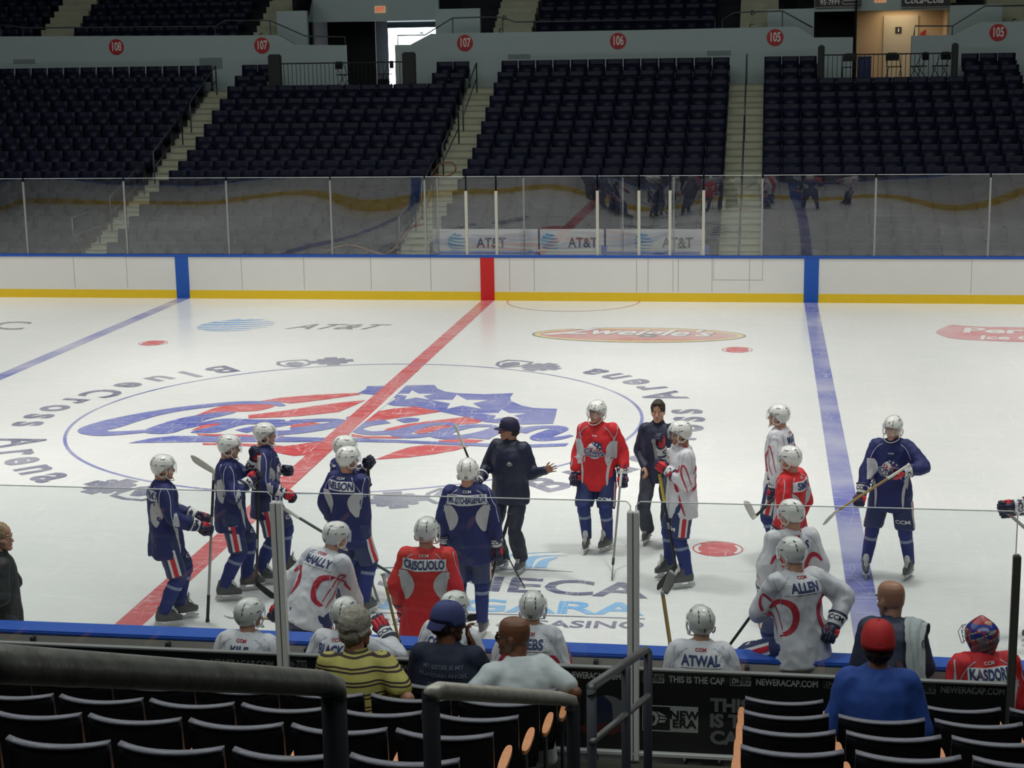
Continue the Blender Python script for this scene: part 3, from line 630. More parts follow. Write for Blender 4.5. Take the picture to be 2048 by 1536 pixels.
b = MB(); d0, d1 = at(1767, 60, y=30.95).x, at(1836, 60, y=30.95).x; b.bx(d0, d1, 30.93, 31, 4.55, at(1800, 31, y=30.95).z); b.build('door', M_door, p2)
b = MB(); q = at(1797, 60, y=30.92); b.bx(q.x - .1, q.x + .1, 30.9, 30.93, q.z - .1, q.z + .1); sg = b.build('restroom_sign', M_black, p2)
b = MB(); b.cyl((q.x, 30.9, q.z + .045), (q.x, 30.895, q.z + .045), .016); b.bx(q.x - .02, q.x + .02, 30.895, 30.9, q.z - .06, q.z + .025); b.build('figure_pictogram', M_sgnw, sg)
b = MB(); q = at(1846, 66, y=30.9); b.poly([(q.x - .13, 30.9, q.z - .06), (q.x + .08, 30.9, q.z - .09), (q.x + .1, 30.9, q.z + .12), (q.x - .05, 30.9, q.z + .03)]); b.build('red_notice', mat('notice_red', (.35, .03, .02), .5), p2)
b = MB(); q0 = at(1628, 24, y=29.6); q1 = at(1898, 22, y=29.6); b.bx(q0.x, q1.x, 29.4, 29.6, q0.z, q0.z + 1); b.build('lintel', M_wall, p2)
b = MB(); x0, x1 = at(1535, 40, y=28.8).x, at(1628, 40, y=28.8).x; b.bx(x0, x1, 28.6, 28.8, 5.5, at(1580, 18, y=28.8).z); x0, x1 = at(1898, 40, y=28.8).x, at(2002, 40, y=28.8).x; b.bx(x0, x1, 28.6, 28.8, 5.5, at(1950, 10, y=28.8).z); b.build('stair_cheek', M_wall, p2)
l = bpy.data.lights.new('corridor_lamp', 'AREA'); l.energy = 16; l.size = 1.2; l.color = (1, .78, .5); o = bpy.data.objects.new('corridor_lamp', l); COL.objects.link(o); o.location = ((cx0 + cx1) / 2, 30.2, 7.1)
# exit signs and banners over the portals
M_exb = mat('exit_sign_face', (.75, .45, .25), .4, emit=(.8, .5, .28), estr=.25); M_exr = mat('exit_sign_red', (.7, .02, .01), .4, emit=(.9, .05, .02), estr=.5)
for u, v, y, lab in ((760, 19, 29.95, 'small EXIT sign over the dark portal with the bright doorway'), (1761, -2, 29.35, 'small EXIT sign over the warm lit portal, cut by the top edge')):
    q = at(u, v, y=y); rt = empty('exit_sign', q, label=lab, cat='sign'); b = MB(); b.bx(-.19, .19, 0, .04, -.12, .12); b.build('sign_box', M_exb, rt); b = MB(); put_text(b, 'EXIT', (0, -.004, 0), XA, ZA, .17, .75, bold=.02); b.build('sign_letters', M_exr, rt)
for u0, u1, s, lab in ((1630, 1722, '95·7FM', 'black and red radio banner reading 95 7FM above the warm lit portal'), (1803, 1900, 'Coca-Cola', 'dark banner with white script letters above the warm lit portal')):
    y = 29.3; q0 = at(u0, 14, y=y); q1 = at(u1, 12, y=y); rt = empty('portal_banner', (0, y, 0), label=lab, cat='banner')
    b = MB(); b.bx(q0.x, q1.x, 0, .03, q0.z, q0.z + .8); b.build('banner_panel', mat('banner_black', (.02, .018, .02), .4), rt)
    b = MB(); b.bx(q0.x, q1.x, -.004, 0, q0.z - .03, q0.z); b.build('banner_frame', mat('banner_frame_grey', (.25, .27, .27), .4), rt)
    b = MB(); w = q1.x - q0.x; z = q0.z + (.13 if s[0] == '9' else .2)
    put_text(b, s, (q0.x + w * (.32 if s[0] == '9' else .45), -.008, z), XA, ZA, .22 if s[0] == '9' else .3, .95, bold=.02, shear=0 if s[0] == '9' else .35); b.build('banner_letters', M_sgnw, rt)
    if s[0] == '9':
        b = MB(); b.bx(q0.x + .1, q0.x + w * .5, -.008, -.004, z + .16, z + .24); b.build('banner_red_bar', M_sgnr, rt)
        b = MB(); xx = q0.x + w * .78; b.tube([(xx - .28, -.01, z), (xx - .25, -.01, z + .05), (xx + .25, -.01, z + .05), (xx + .28, -.01, z), (xx + .25, -.01, z - .06), (xx - .25, -.01, z - .06), (xx - .28, -.01, z)], .012); b.build('banner_outline', M_sgnw, rt)
# wheelchair platforms with railings
M_iron = mat('railing_black_iron', (.012, .015, .016), .4, .4)
for k, (p0, p1_, u0, u1, lab) in enumerate(((-9.0, -4.35, 568, 812, 'black barred railing of the platform before the dark portal'), (8.2, 12.25, 1652, 1908, 'black barred railing of the platform before the warm lit portal'))):
    yf = 25.25; zf = 4.86
    b = MB(); b.bx(p0, p1_, yf, 27.4, 4.0, zf); b.build('trim_%d' % (3 + k), M_conc, kind='structure'); 
    b = MB(); b.bx(p0, p1_, yf - .02, yf + .03, zf - .03, zf + .03); b.build('trim_%d' % (5 + k), mat('edge_strip_white', (.62, .6, .52), .5), kind='structure')
    rt = empty('platform_railing', ((p0 + p1_) / 2, yf + .1, zf), label=lab, cat='railing', group='platform railings'); w = (p1_ - p0) / 2
    b = MB(); b.bx(-w, w, -.02, .02, .80, .84); b.bx(-w, w, -.02, .02, .05, .09); b.build('horizontal_bars', M_iron, rt)
    b = MB(); n = int(w * 2 / .135)
    for i in range(n + 1): b.cyl((-w + i * .135, 0, .0), (-w + i * .135, 0, .82), .009, n=6)
    b.build('balusters', M_iron, rt)
    for sx in (-1, 1):
        b = MB(); b.bx(-.22 if k == 0 else -.1, .22 if k == 0 else .1, -.05, .05, 0, 1.12, bev=.04)
        o = b.build('draped_panel', mat('dark_padding', (.016, .02, .02), .7)); o.location = ((p0 + p1_) / 2 + sx * w * (.94 if k == 0 else .97), yf + .02, zf); tag(o, '%s dark padded panel at the %s end of the %s portal railing' % ('wide' if k == 0 else 'narrow', 'left' if sx < 0 else 'right', 'dark' if k == 0 else 'warm lit'), 'panel', 'padded end panels')
def folding_chair(loc, rz, lab):
    rt = empty('folding_chair', loc, rz, label=lab, cat='chair', group='folding chairs on the platforms')
    b = MB(); b.box((0, 0, .44), (.40, .38, .03), bev=.01); b.build('seat', M_iron, rt)
    b = MB(); b.prism([(-.2, .2, .62), (.2, .2, .62), (.2, .2, .78), (.13, .2, .86), (-.13, .2, .86), (-.2, .2, .78)], (0, .02, 0)); b.build('backrest', M_iron, rt)
    for s_ in (-1, 1):
        b = MB(); b.cyl((s_ * .2, .22, .85), (s_ * .21, -.22, 0), .011, n=6); b.build('leg', M_iron, rt); b = MB(); b.cyl((s_ * .19, -.15, .44), (s_ * .2, .24, 0), .011, n=6); b.build('leg', M_iron, rt)
folding_chair((at(688, 160, y=26).x, 26.1, 4.86), R(70), 'black folding chair at the left of the dark portal platform')
folding_chair((at(770, 160, y=26).x, 26.1, 4.86), R(-60), 'black folding chair silhouetted against the bright doorway')
folding_chair((at(1698, 150, y=26).x, 26.0, 4.86), R(180), 'black folding chair turned away, left of the blue bin')
folding_chair((at(1787, 150, y=26).x, 26.0, 4.86), R(10), 'black folding chair right of the blue bin, facing the ice')
folding_chair((at(1838, 150, y=26).x, 26.2, 4.86), R(-70), 'black folding chair seen side on, third from the blue bin')
folding_chair((at(1882, 150, y=26).x, 26.2, 4.86), R(-50), 'black folding chair at the right end of the lit platform')
b = MB(); x = at(1729, 140, y=26).x; b.bx(-.2, .2, -.2, .2, 0, .72, bev=.03); b.bx(-.22, .22, -.22, .22, .70, .76, bev=.02); o = b.build('waste_bin', mat('bin_blue', (.01, .02, .10), .5)); o.location = (x, 26.2, 4.86); tag(o, 'dark blue square waste bin on the platform before the lit portal', 'bin')
# aisle handrails
hn = 0
where = {0: 'left aisle of the far stands', 1: 'middle aisle of the far stands', 2: 'right aisle of the far stands'}
pos = ['topmost', 'second from the top', 'third from the top', 'lowest']
for ai, xc, segs in ((0, -10.95, [((434, 190), (383, 265)), ((366, 290), (310, 368)), ((289, 390), (224, 462)), ((200, 486), (149, 508))]),
                     (1, -2.35, [((954, 186), (927, 262)), ((918, 288), (887, 355)), ((876, 372), (845, 440)), ((832, 465), (800, 508))]),
                     (2, 6.02, [((1496, 180), (1494, 215)), ((1492, 240), (1490, 285)), ((1487, 310), (1484, 400)), ((1481, 420), (1478, 500))])):
    for j, (a, c) in enumerate(segs):
        if ai < 2: fa = at(a[0], a[1], x=xc); fc = at(c[0], c[1], x=xc)
        else:
            ya, yc = ((26.4, 23.0), (22.4, 19.2), (18.6, 16.4), (16.0, 14.4))[j]; fa = Vector((xc, ya, 0)); fc = Vector((xc, yc, 0))
            for f in (fa, fc): i = min(15, max(0, int((f.y - 13.95) / .8))); f.z = fl[i]
        h = .92; rt = empty('aisle_handrail', (0, 0, 0), label='green grey pipe handrail in the %s, %s' % (where[ai], pos[j]), cat='handrail', group='far aisle handrails')
        up = Vector((0, 0, h)); b = MB(); b.tube([fa, fa + up, fc + up, fc], .022); b.build('top_rail', M_rail, rt, smooth=True)
        b = MB(); b.tube([fa + up * .5, fc + up * .5], .018); b.build('mid_rail', M_rail, rt, smooth=True)
hp = [(862, 352), (880, 328), (905, 326), (911, 340), (895, 352), (870, 350)]
q = [at(u, v, y=18.2) for u, v in hp] 
q2 = [at(868, 360, y=17.6), at(858, 400, y=16.9), at(838, 440, y=16.0), at(810, 470, y=15.3), at(785, 500, y=14.4), at(760, 508, y=14.0), at(700, 490, y=14.2), at(650, 503, y=14.2)]
b = MB(); b.tube([Vector(p) for p in cr([tuple(p) for p in q + q2], 5)], .022); o = b.build('hose', mat('hose_brown', (.20, .085, .045), .6), smooth=True); tag(o, 'brown rubber hose looped over the middle aisle handrail and trailing down', 'hose')
# ------------------------------------------------------------------ near side: bench, glass, advert panels
GY = -14.9
M_panel = mat('advert_panel_black', (.0045, .0042, .004), .6, var=.2, spec=.2); M_ptxt = mat('advert_grey_letter', (.62, .62, .59), .55); M_ptxt2 = mat('advert_dim_letter', (.26, .26, .25), .55)
M_floorc = mat('walkway_concrete', (.055, .055, .04), .85, var=.25, scale=3)
ng = empty('bench_glass', (0, GY, 1.1), label='tall clear glass screen between the players bench and the front seats', cat='glass')
xa, xb, xc, xd = at(543, 984, y=GY).x, at(560, 984, y=GY).x, at(1261, 1000, y=GY).x, at(1272, 1000, y=GY).x
xe = at(2036, 1013, y=GY).x
for x0, x1 in ((-2.6, -.6), (-.57, xa), (xb, xc), (xd, xe)):
    pane('glass_pane', x0, x1, 0, 0, 1.80, M_nglass, ng, .016, .03)
    b = MB(); b.tube([(x0, -.008, .62), (x0, -.008, 1.77), (x0 + .03, -.008, 1.80), (x1 - .03, -.008, 1.80), (x1, -.008, 1.77), (x1, -.008, .62)], .0042, n=6); b.build('pane_highlight', M_edge, ng)
for i, (x0, x1) in enumerate(((xa, xb), (xc, xd))):
    xm = (x0 + x1) / 2
    for s_ in (-1, 1):
        b = MB(); b.bx(xm + s_ * .022 - .019, xm + s_ * .022 + .019, -.035, .03, -.08, 1.73, bev=.006); b.build('post_rail', M_alum, ng)
    b = MB(); b.bx(xm - .004, xm + .004, -.028, .02, -.08, 1.72); b.build('post_channel', M_seatm, ng)
b = MB(); xr = at(2030, 1200, y=GY).x; b.bx(xr - .025, xr + .025, -.03, .03, -.08, 1.50, bev=.008); b.build('post_rail', mat('post_dark_grey', (.10, .10, .09), .5, .3), ng)
# black advert panels under the glass
pd = empty('advert_panel', (0, GY, 1.08), label='long black cap advertising panel standing below the bench glass', cat='advertising panel')
b = MB(); b.bx(-3, 8.29, .02, .05, 0, .60); b.build('panel_board', M_panel, pd)
b = MB(); b.bx(-3, 8.29, .0, .045, .60, .612); b.build('panel_top_edge', M_ptxt2, pd)
b = MB(); b.bx(-3, 9, -.03, .03, -.02, .0); b.build('floor_trim', mat('trim_white_strip', (.6, .6, .58), .4), pd)
def ptext(s, u0, u1, v, h, m, bold=.03, name='panel_lettering'):
    p0 = at(u0, v, y=GY); p1 = at(u1, v, y=GY); vs, fs = text(s, 1, 1, bold=bold); xs = [q[0] for q in vs]; ys = [q[1] for q in vs]; k = (p1.x - p0.x) / (max(xs) - min(xs)); kh = h / (max(ys) - min(ys)); z = (p0.z + p1.z) / 2 - 1.08
    b = MB(); b.add([((x - min(xs)) * k + p0.x, .015, z + (y - (min(ys) + max(ys)) / 2) * kh) for x, y in vs], fs); return b.build(name, m, pd)
def plogo(u0, u1, v, h, m, dim=False):
    p0 = at(u0, v, y=GY); p1 = at(u1, v, y=GY); z = (p0.z + p1.z) / 2 - 1.08; w = p1.x - p0.x; t = .006 if w > .3 else .002
    b = MB(); xm = p0.x + w * .5; b.bx(xm, p1.x, .016, .02, z - h / 2, z + h / 2); ro = b.build('logo_block', m, pd)
    b = MB(); b.bx(p0.x, xm, .016, .02, z + h / 2 - t, z + h / 2); b.bx(p0.x, xm, .016, .02, z - h / 2, z - h / 2 + t); b.bx(p0.x, p0.x + t, .016, .02, z - h / 2, z + h / 2); b.build('logo_frame', m, ro)
    b = MB(); k = w / 2; cx = p0.x + k * .5; O = lambda x, y: (cx + x * k, .014, z + y * h)
    b.poly([O(-.3, .28), (O(-.05, .28)), O(.05, .2), O(.1, .0), O(.0, -.25), O(-.2, -.3), O(-.3, -.3)]); 
    b.poly([O(.02, .3), O(.3, .16), O(.36, .1), O(.12, .14)]); b.poly([O(.12, .1), O(.38, .04), O(.4, .0), O(.14, .0)]); b.poly([O(.13, -.04), (O(.36, -.06)), O(.3, -.14), O(.08, -.16)]); b.build('logo_emblem', m, ro)
    b = MB(); b.poly([O(-.2, .14), O(-.08, .14), O(-.02, .0), O(-.1, -.18), O(-.2, -.18)]); 
    for p in b.v: p.y = .012
    b.build('logo_emblem_inset', M_panel, ro)
    b = MB(); cx2 = p0.x + w * .75
    for s_, zz in (('NEW', .17), ('ERA', -.17)): put_text(b, s_, (cx2, .012, z + zz * h), XA, ZA, h * .44, (k * .78) / (h * .44) / (1.75 if s_ == 'NEW' else 1.62), bold=.03)
    b.build('logo_letters', M_panel, ro)
ptext('THIS IS THE CAP', 1337, 1449, 1362, .052, M_ptxt); ptext('NEWERACAP.COM', 1512, 1636, 1368, .050, M_ptxt)
ptext('NEWERACAP.COM', 1882, 2010, 1383, .050, M_ptxt2); plogo(1812, 1872, 1379, .07, M_ptxt2)
plogo(1285, 1328, 1358, .07, M_ptxt); plogo(1460, 1502, 1364, .07, M_ptxt); plogo(1648, 1690, 1369, .07, M_ptxt2); plogo(1284, 1396, 1440, .19, M_ptxt)
ptext('THIS IS', 966, 1012, 1344, .05, M_ptxt) if 0 else ptext('THIS IS THE CAP', 966, 1082, 1346, .05, M_ptxt2)
ptext('NEWERACAP.COM', 1136, 1241, 1353, .05, M_ptxt); ptext('NEWERACAP.COM', 786, 905, 1339, .05, M_ptxt2); ptext('NEWERACAP.COM', 420, 545, 1328, .05, M_ptxt2)
plogo(572, 612, 1331, .07, M_ptxt2); plogo(732, 776, 1337, .07, M_ptxt2)
for s_, v in (('THIS', 1413), ('IS THE', 1445), ('CAP', 1478)): ptext(s_, 1420, {'THIS': 1500, 'IS THE': 1530, 'CAP': 1498}[s_], v, .105, M_ptxt2, .05)
# printed baseball cap on the panel
def capart(name, pts, m, y):
    b = MB(); q = [at(u, v, y=GY) for u, v in pts]; b.poly([(p.x, y, p.z - 1.08) for p in q]); b.build(name, m, pd)
capart('printed_cap_crown', cr([(1186, 1462), (1180, 1425), (1188, 1400), (1210, 1392), (1235, 1400), (1242, 1425), (1242, 1464)], 4), mat('print_navy', (.012, .015, .07), .5), .016)
capart('printed_cap_side', cr([(1225, 1444), (1223, 1410), (1208, 1393), (1230, 1396), (1248, 1410), (1256, 1440), (1252, 1452)], 4), mat('print_grey', (.22, .22, .23), .5), .013)
capart('printed_cap_brim', cr([(1150, 1452), (1170, 1450), (1242, 1446), (1252, 1458), (1225, 1470), (1180, 1478)], 4), mat('print_red', (.12, .008, .01), .5), .011)
# floors: bench platform, walkway, seating treads
NRZ = [1.80, 2.052, 2.306, 2.562, 2.83, 3.09]; NRY = [-15.6, -16.42, -17.24, -18.06, -18.95, -19.8]
b = MB(); b.bx(-6, 14, GY + .05, -13.11, -.1, .28); b.build('bench_floor', mat('bench_rubber', (.03, .03, .03), .8), kind='structure')
b = MB()
for i, (y, z) in enumerate(zip(NRY, NRZ)):
    y1 = GY if i == 0 else NRY[i - 1] - .19; b.bx(-8, 16, y - .19, y1, -.1, z - .80)
b.bx(-8, 16, -22, -20, -.1, 2.3)
nt_ = b.build('near_terrace', M_floorc, kind='structure')
pb2 = empty('players_bench', (4, -13.95, .28), label='long wooden players bench behind the near boards', cat='bench')
b = MB(); b.bx(-8, 5.2, -.2, .2, .42, .47, bev=.01); b.build('bench_plank', mat('bench_wood', (.10, .08, .06), .6), pb2)
for i in range(8): b = MB(); b.bx(-7.9 + i * 1.85, -7.84 + i * 1.85, -.17, .17, 0, .42); b.build('leg', M_seatm, pb2)
# near seats, seen from behind: curved backs, top-edge highlight painted as a pale strip
M_sback = mat('near_seat_shell', (.006, .006, .009), .45, var=.1, spec=.35); M_stop = mat('near_seat_highlight', (.18, .18, .21), .4, var=.15); M_arm = mat('armrest_wood', (.66, .27, .11), .4, var=.18, scale=40)
def seat_near():
    n = 10; W_ = .2475; B = MB(); vs = []; fs = []
    lev = ((.36, .06, .88), (.45, .05, .95), (.60, .03, .99), (.74, .01, 1), (.79, .0, 1))
    def ring(z, yo, ww, th): return [(t * W_ * ww, yo + th - .075 * (1 - abs(t) ** 2.2), z) for t in [-1 + 2 * i / n for i in range(n + 1)]]
    rs = []
    for z, yo, ww in lev: rs.append(ring(z, yo, ww, 0) + list(reversed(ring(z, yo, ww, .035))))
    B.rings([[Vector(p) for p in r] for r in rs], 0)
    T = MB(); T.rings([[Vector(p) for p in ring(z, 0, w, -.004) + list(reversed(ring(z, 0, w, .039)))] for z, w in ((.79, 1.005), (.803, 1.0))], 0)
    S = MB(); S.box((0, .12, .50), (.44, .06, .36), 0, Matrix.Rotation(R(16), 3, 'X'), .02)
    A = MB(); A.bx(-.2815, -.2635, .045, .34, .53, .56); A.bx(-.281, -.264, .06, .14, 0, .54)
    P = MB(); o = []
    for i in range(20):
        a = 2 * math.pi * i / 20; o.append((-.2725 + .0245 * math.copysign(abs(math.cos(a)) ** .7, math.cos(a)),   .215 + .165 * math.copysign(abs(math.sin(a)) ** .8, math.sin(a)), .56))
    P.prism(o, (0, 0, .022))
    return B, T, S, A, P
B_, T_, S_, A2_, P_ = seat_near()
MEn = [('backrest', B_.mesh('backrest', [M_sback])), ('backrest_highlight', T_.mesh('backrest_highlight', [M_stop])), ('seat_pan', S_.mesh('seat_pan', [M_sback])), ('standard', A2_.mesh('standard', [M_seatm], False)), ('armrest', P_.mesh('armrest', [M_arm], False))]
rowname = ['front', 'second', 'third', 'fourth', 'fifth']
def near_row(i, xs, side, arm_right):
    for j, x in enumerate(xs):
        r = mkseat([], (x, NRY[i], NRZ[i] - .80), label='dark curved folding seat in the %s near row, %s block' % (rowname[i], side), cat='seat', group='near seats, %s row, %s block' % (rowname[i], side))
        for nm, me in MEn: link(nm, me, r)
        if arm_right and j == 0:
            for nm, me in (MEn[3], MEn[4]): o = link(nm, me, r); o.location.x = .545
for i in range(5):
    near_row(i, [5.345 - .2725 - .545 * k for k in range(9)], 'left', True)
    near_row(i, [6.52 + .275 + .55 * k for k in range(5)], 'right', False)
# big pipe rails close to the camera
M_pipe = mat('pipe_paint_worn', (.13, .13, .115), .38, .35, var=.6, scale=26, bump=.25); M_pdk = mat('post_paint_dark', (.0045, .005, .008), .7, var=.2, spec=.15)
def pipe(name, pts, r, post, label, m=M_pipe):
    rt = empty(name, (0, 0, 0), label=label, cat='handrail'); b = MB(); b.tube(pts, r, n=20); b.build('top_rail', m, rt, smooth=True)
    for p in post: b = MB(); b.tube(p, r * .98, n=16); b.build('post', M_pdk, rt, smooth=True)
def dist(u, v, d):
    p = at(u, v, y=-20); o = Vector(cam.location); k = (p - o); f = cam.rotation_euler.to_matrix() @ Vector((0, 0, -1)); return o + k * (d / k.dot(f))
a = dist(-260, 1300, 1.62); m_ = dist(0, 1328, 1.80); c = dist(640, 1366, 2.75); e = dist(668, 1376, 2.78); f = dist(668, 1400, 2.78)
pipe('foreground_handrail', [a, m_, c, e, f], .0225, [[dist(667, 1385, 2.78), Vector((dist(667, 1385, 2.78).x, dist(667, 1385, 2.78).y, 3.0))]], 'thick worn grey pipe rail crossing the lower left foreground')
a = dist(862, 1384, 3.75); c = dist(1120, 1397, 4.9); e = dist(1143, 1403, 4.92); g1 = dist(1143, 1420, 4.92)
pipe('foreground_handrail', [dist(862, 1400, 3.75), dist(864, 1386, 3.75), dist(878, 1381, 3.76), c, e, g1], .0215, [[dist(861, 1384, 3.75), Vector((a.x, a.y, 2.6))], [dist(1146, 1408, 4.92), Vector((e.x, e.y, 2.2))]], 'shorter worn pipe rail with two dark posts in the lower middle foreground', mat('pipe_paint_pale', (.36, .34, .29), .38, .35, var=.4, scale=26, bump=.2))
d1, d2 = 7.6, 8.9
pA = dist(1182, 1374, d1); pB = dist(1290, 1300, d2)
rt = empty('stair_handrail', (0, 0, 0), label='dark aisle handrail with two sloping pale bars, right of the white shirted man', cat='handrail')
b = MB(); b.tube([dist(1184, 1392, d1), pA, pB, dist(1297, 1306, d2)], .024, n=12); b.build('top_rail', mat('rail_bar_grey', (.10, .10, .10), .4, .3, var=.3), rt, smooth=True)
b = MB(); b.tube([dist(1184, 1485, d1), dist(1296, 1392, d2)], .018, n=12); b.build('mid_rail', MATS['rail_bar_grey'], rt, smooth=True)
for u, v, d in ((1183, 1378, d1), (1252, 1335, 8.3), (1296, 1304, d2)):
    p = dist(u, v, d); b = MB(); b.cyl(p, (p.x, p.y, 1.1 if u > 1200 else 1.2), .024, n=12); b.build('post', mat('rail_post_slate', (.022, .026, .035), .5), rt, smooth=True)
# ------------------------------------------------------------------ people: builders
REF = 1
def blob(name, prims, mats, parent, vox=.015, smooth=5, fold=0, fs=7.0, seed=0, drop=False):
    """one continuous skin grown over overlapping forms"""
    me = prims.mesh('tmp', [], False); o = bpy.data.objects.new('tmp', me); COL.objects.link(o)
    r = o.modifiers.new('r', 'REMESH'); r.mode = 'VOXEL'; r.voxel_size = vox; r.use_smooth_shade = True
    s = o.modifiers.new('s', 'SMOOTH'); s.iterations = smooth; s.factor = .5
    bpy.context.view_layer.update()
    m2 = bpy.data.meshes.new_from_object(o.evaluated_get(bpy.context.evaluated_depsgraph_get()))
    bpy.data.objects.remove(o); bpy.data.meshes.remove(me); m2.name = name
    if fold:
        m2.update(); ns = [v.normal.copy() for v in m2.vertices]
        for v, n in zip(m2.vertices, ns):
            p = v.co; q = Vector((p.x * fs + seed, p.y * fs, p.z * fs * .55 + 2.2 * p.x))
            a = noise.noise(q) ; c = noise.noise(q * 2.3 + Vector((3, 1, 7)))
            v.co = p + n * fold * (1.3 * a - .9 * abs(c) + .25)
    m2.materials.clear()
    for m in mats: m2.materials.append(m)
    m2.polygons.foreach_set('use_smooth', [True] * len(m2.polygons)); m2.update()
    return link(name, m2, parent)
def bvh_of(*obs):
    vs = []; fs = []
    for o in obs:
        k = len(vs); vs += [v.co.copy() for v in o.data.vertices]; fs += [tuple(i + k for i in p.vertices) for p in o.data.polygons]
    return BVHTree.FromPolygons(vs, fs)
def wrap(mb, bvh, pts, faces, O, X, Y, D, off=.005, mi=0, reach=1.0):
    """lay 2-D shapes onto the cloth along direction D"""
    out = []; ok = []
    for p in pts:
        P = O + X * p[0] + Y * p[1]; h = bvh.ray_cast(P - D * .5, D, reach)
        if h[0] is None: out.append(P); ok.append(False)
        else: out.append(h[0] - D * off); ok.append(True)
    ff = []
    for f in faces:
        if all(ok[i] for i in f):
            q = [out[i] for i in f]
            if max((a - b).length for a in q for b in q) < .14: ff.append(f)
    mb.add(out, ff, mi)
def wstrip(pts, nx=4):
    """pts: (t along, left, right) rows -> grid; each row ((x0,y0),(x1,y1))"""
    vs = []; fs = []
    for a, b in pts:
        for i in range(nx + 1): t = i / nx; vs.append((a[0] + (b[0] - a[0]) * t, a[1] + (b[1] - a[1]) * t))
    k = nx + 1
    for j in range(len(pts) - 1):
        for i in range(nx): fs.append((j * k + i, j * k + i + 1, (j + 1) * k + i + 1, (j + 1) * k + i))
    return vs, fs
def wline(pts, w, n=6):
    pts = cr(pts, n); rows = []
    for i, p in enumerate(pts):
        a = pts[max(i - 1, 0)]; b = pts[min(i + 1, len(pts) - 1)]; d = Vector((b[0] - a[0], b[1] - a[1])).normalized(); ww = w if not isinstance(w, tuple) else w[0] + (w[1] - w[0]) * math.sin(math.pi * i / (len(pts) - 1))
        rows.append(((p[0] - d.y * ww / 2, p[1] + d.x * ww / 2), (p[0] + d.y * ww / 2, p[1] - d.x * ww / 2)))
    return wstrip(rows, 2)
def ik(a, t, l1, l2, pole):
    a = Vector(a); t = Vector(t); d = t - a; L = min(d.length, (l1 + l2) * .995); dn = d.normalized(); t = a + dn * L
    c = (l1 * l1 - l2 * l2 + L * L) / (2 * L); h = math.sqrt(max(0, l1 * l1 - c * c)); p = Vector(pole); p = (p - dn * p.dot(dn)).normalized()
    return a + dn * c + p * h, t
M_skin = mat('skin_light', (.52, .27, .18), .5, var=.05); M_skt = mat('skin_tanned', (.36, .17, .10), .5, var=.06); M_skb = mat('skin_brown', (.20, .085, .045), .45, var=.06)
M_helm = mat('helmet_white', (.72, .72, .68), .16, var=.03, coat=.5); M_hdark = mat('helmet_vent_black', (.015, .015, .018), .5); M_strap = mat('strap_white', (.68, .68, .64), .5)
M_vis = glass_mat('visor_clear', (.93, .95, .96), .07, 0)
M_jb = mat('jersey_blue', (.009, .015, .105), .72, var=.1, scale=60, bump=.08); M_jr = mat('jersey_red', (.56, .012, .018), .72, var=.08, scale=60, bump=.08); M_jw = mat('jersey_white', (.62, .62, .65), .75, var=.04, scale=60, bump=.08)
M_pan = mat('jersey_mesh_grey', (.47, .47, .49), .75, var=.06, scale=80); M_pipe2 = mat('jersey_piping_grey', (.45, .47, .55), .6); M_jred = mat('jersey_trim_red', (.42, .012, .035), .7); M_plate = mat('name_plate_white', (.66, .66, .68), .7); M_lett = mat('name_letter_navy', (.02, .035, .13), .7)
M_letl = mat('letter_pale', (.62, .62, .62), .6)
M_short = mat('pants_blue', (.016, .028, .105), .6, var=.15, scale=20, bump=.1); M_sock = mat('sock_blue', (.012, .024, .15), .75, var=.1, scale=40); M_tape = mat('sock_tape_grey', (.20, .24, .36), .5, var=.3)
M_gred = mat('glove_red', (.52, .012, .025), .5, var=.1); M_gnav = mat('glove_navy', (.012, .014, .045), .55, var=.2); M_gwht = mat('glove_white', (.66, .66, .66), .5)
M_boot = mat('skate_boot_black', (.075, .078, .082), .4, var=.5, scale=14); M_hold = mat('skate_holder_white', (.66, .66, .64), .35); M_steel = mat('skate_steel', (.55, .56, .58), .2, .9); M_lace = mat('skate_lace_white', (.6, .6, .58), .7)
M_jack = mat('jacket_navy', (.010, .014, .040), .55, var=.15, scale=25, bump=.08); M_track = mat('trousers_navy', (.014, .018, .034), .6, var=.15, scale=25, bump=.1); M_jean = mat('trousers_slate', (.035, .042, .06), .75, var=.25, scale=30)
M_hairb = mat('hair_dark_brown', (.025, .014, .009), .7, var=.4, scale=60, bump=.4); M_hairg = mat('hair_grey', (.30, .28, .23), .75, var=.35, scale=60, bump=.5); M_hairl = mat('hair_sandy', (.30, .21, .11), .75, var=.4, scale=50, bump=.5)
M_eye = mat('eye_white', (.6, .6, .58), .3); M_iris = mat('eye_dark', (.02, .015, .012), .3); M_lip = mat('lip_rose', (.36, .12, .09), .5)

# --- helmet, shared by all players (frame: head centre, x right, y forward, z up)
def hshape(az, h, inner=0):
    """az 0 = forward; h from rim (0) to crown (1)"""
    c, s_ = math.cos(az), math.sin(az)
    rim = .050 * max(0, c) ** .8 + (-.072) * max(0, -c) ** .6 + (-.022) * (1 - abs(c)) ** .7
    top = .137
    a, bf, bb = .104, .128, .130
    k = math.sin(h * math.pi / 2); z = rim + (top - rim) * k
    zz = max(0, z - .01) / (top - .01); rr = (1 - zz ** 2.5) ** (1 / 2.3) if zz < 1 else 0
    if z < .01: rr = 1 - .9 * (z - .01) ** 2 / .02
    az_r = (abs(c / (bf if c > 0 else bb)) ** 2.2 + abs(s_ / a) ** 2.2) ** (-1 / 2.2)
    ridge = .005 * (1 if abs(s_) * az_r * rr < .034 and z > .03 else 0) + .004 * (1 if (.02 < z < .055) and abs(s_) > .5 else 0)
    r_ = az_r * rr * (1 + ridge * 9) - inner
    return Vector((s_ * r_, c * r_ - .004, z + ridge - inner * k))
hb = MB(); NA = 56; NH = 14; rs = []
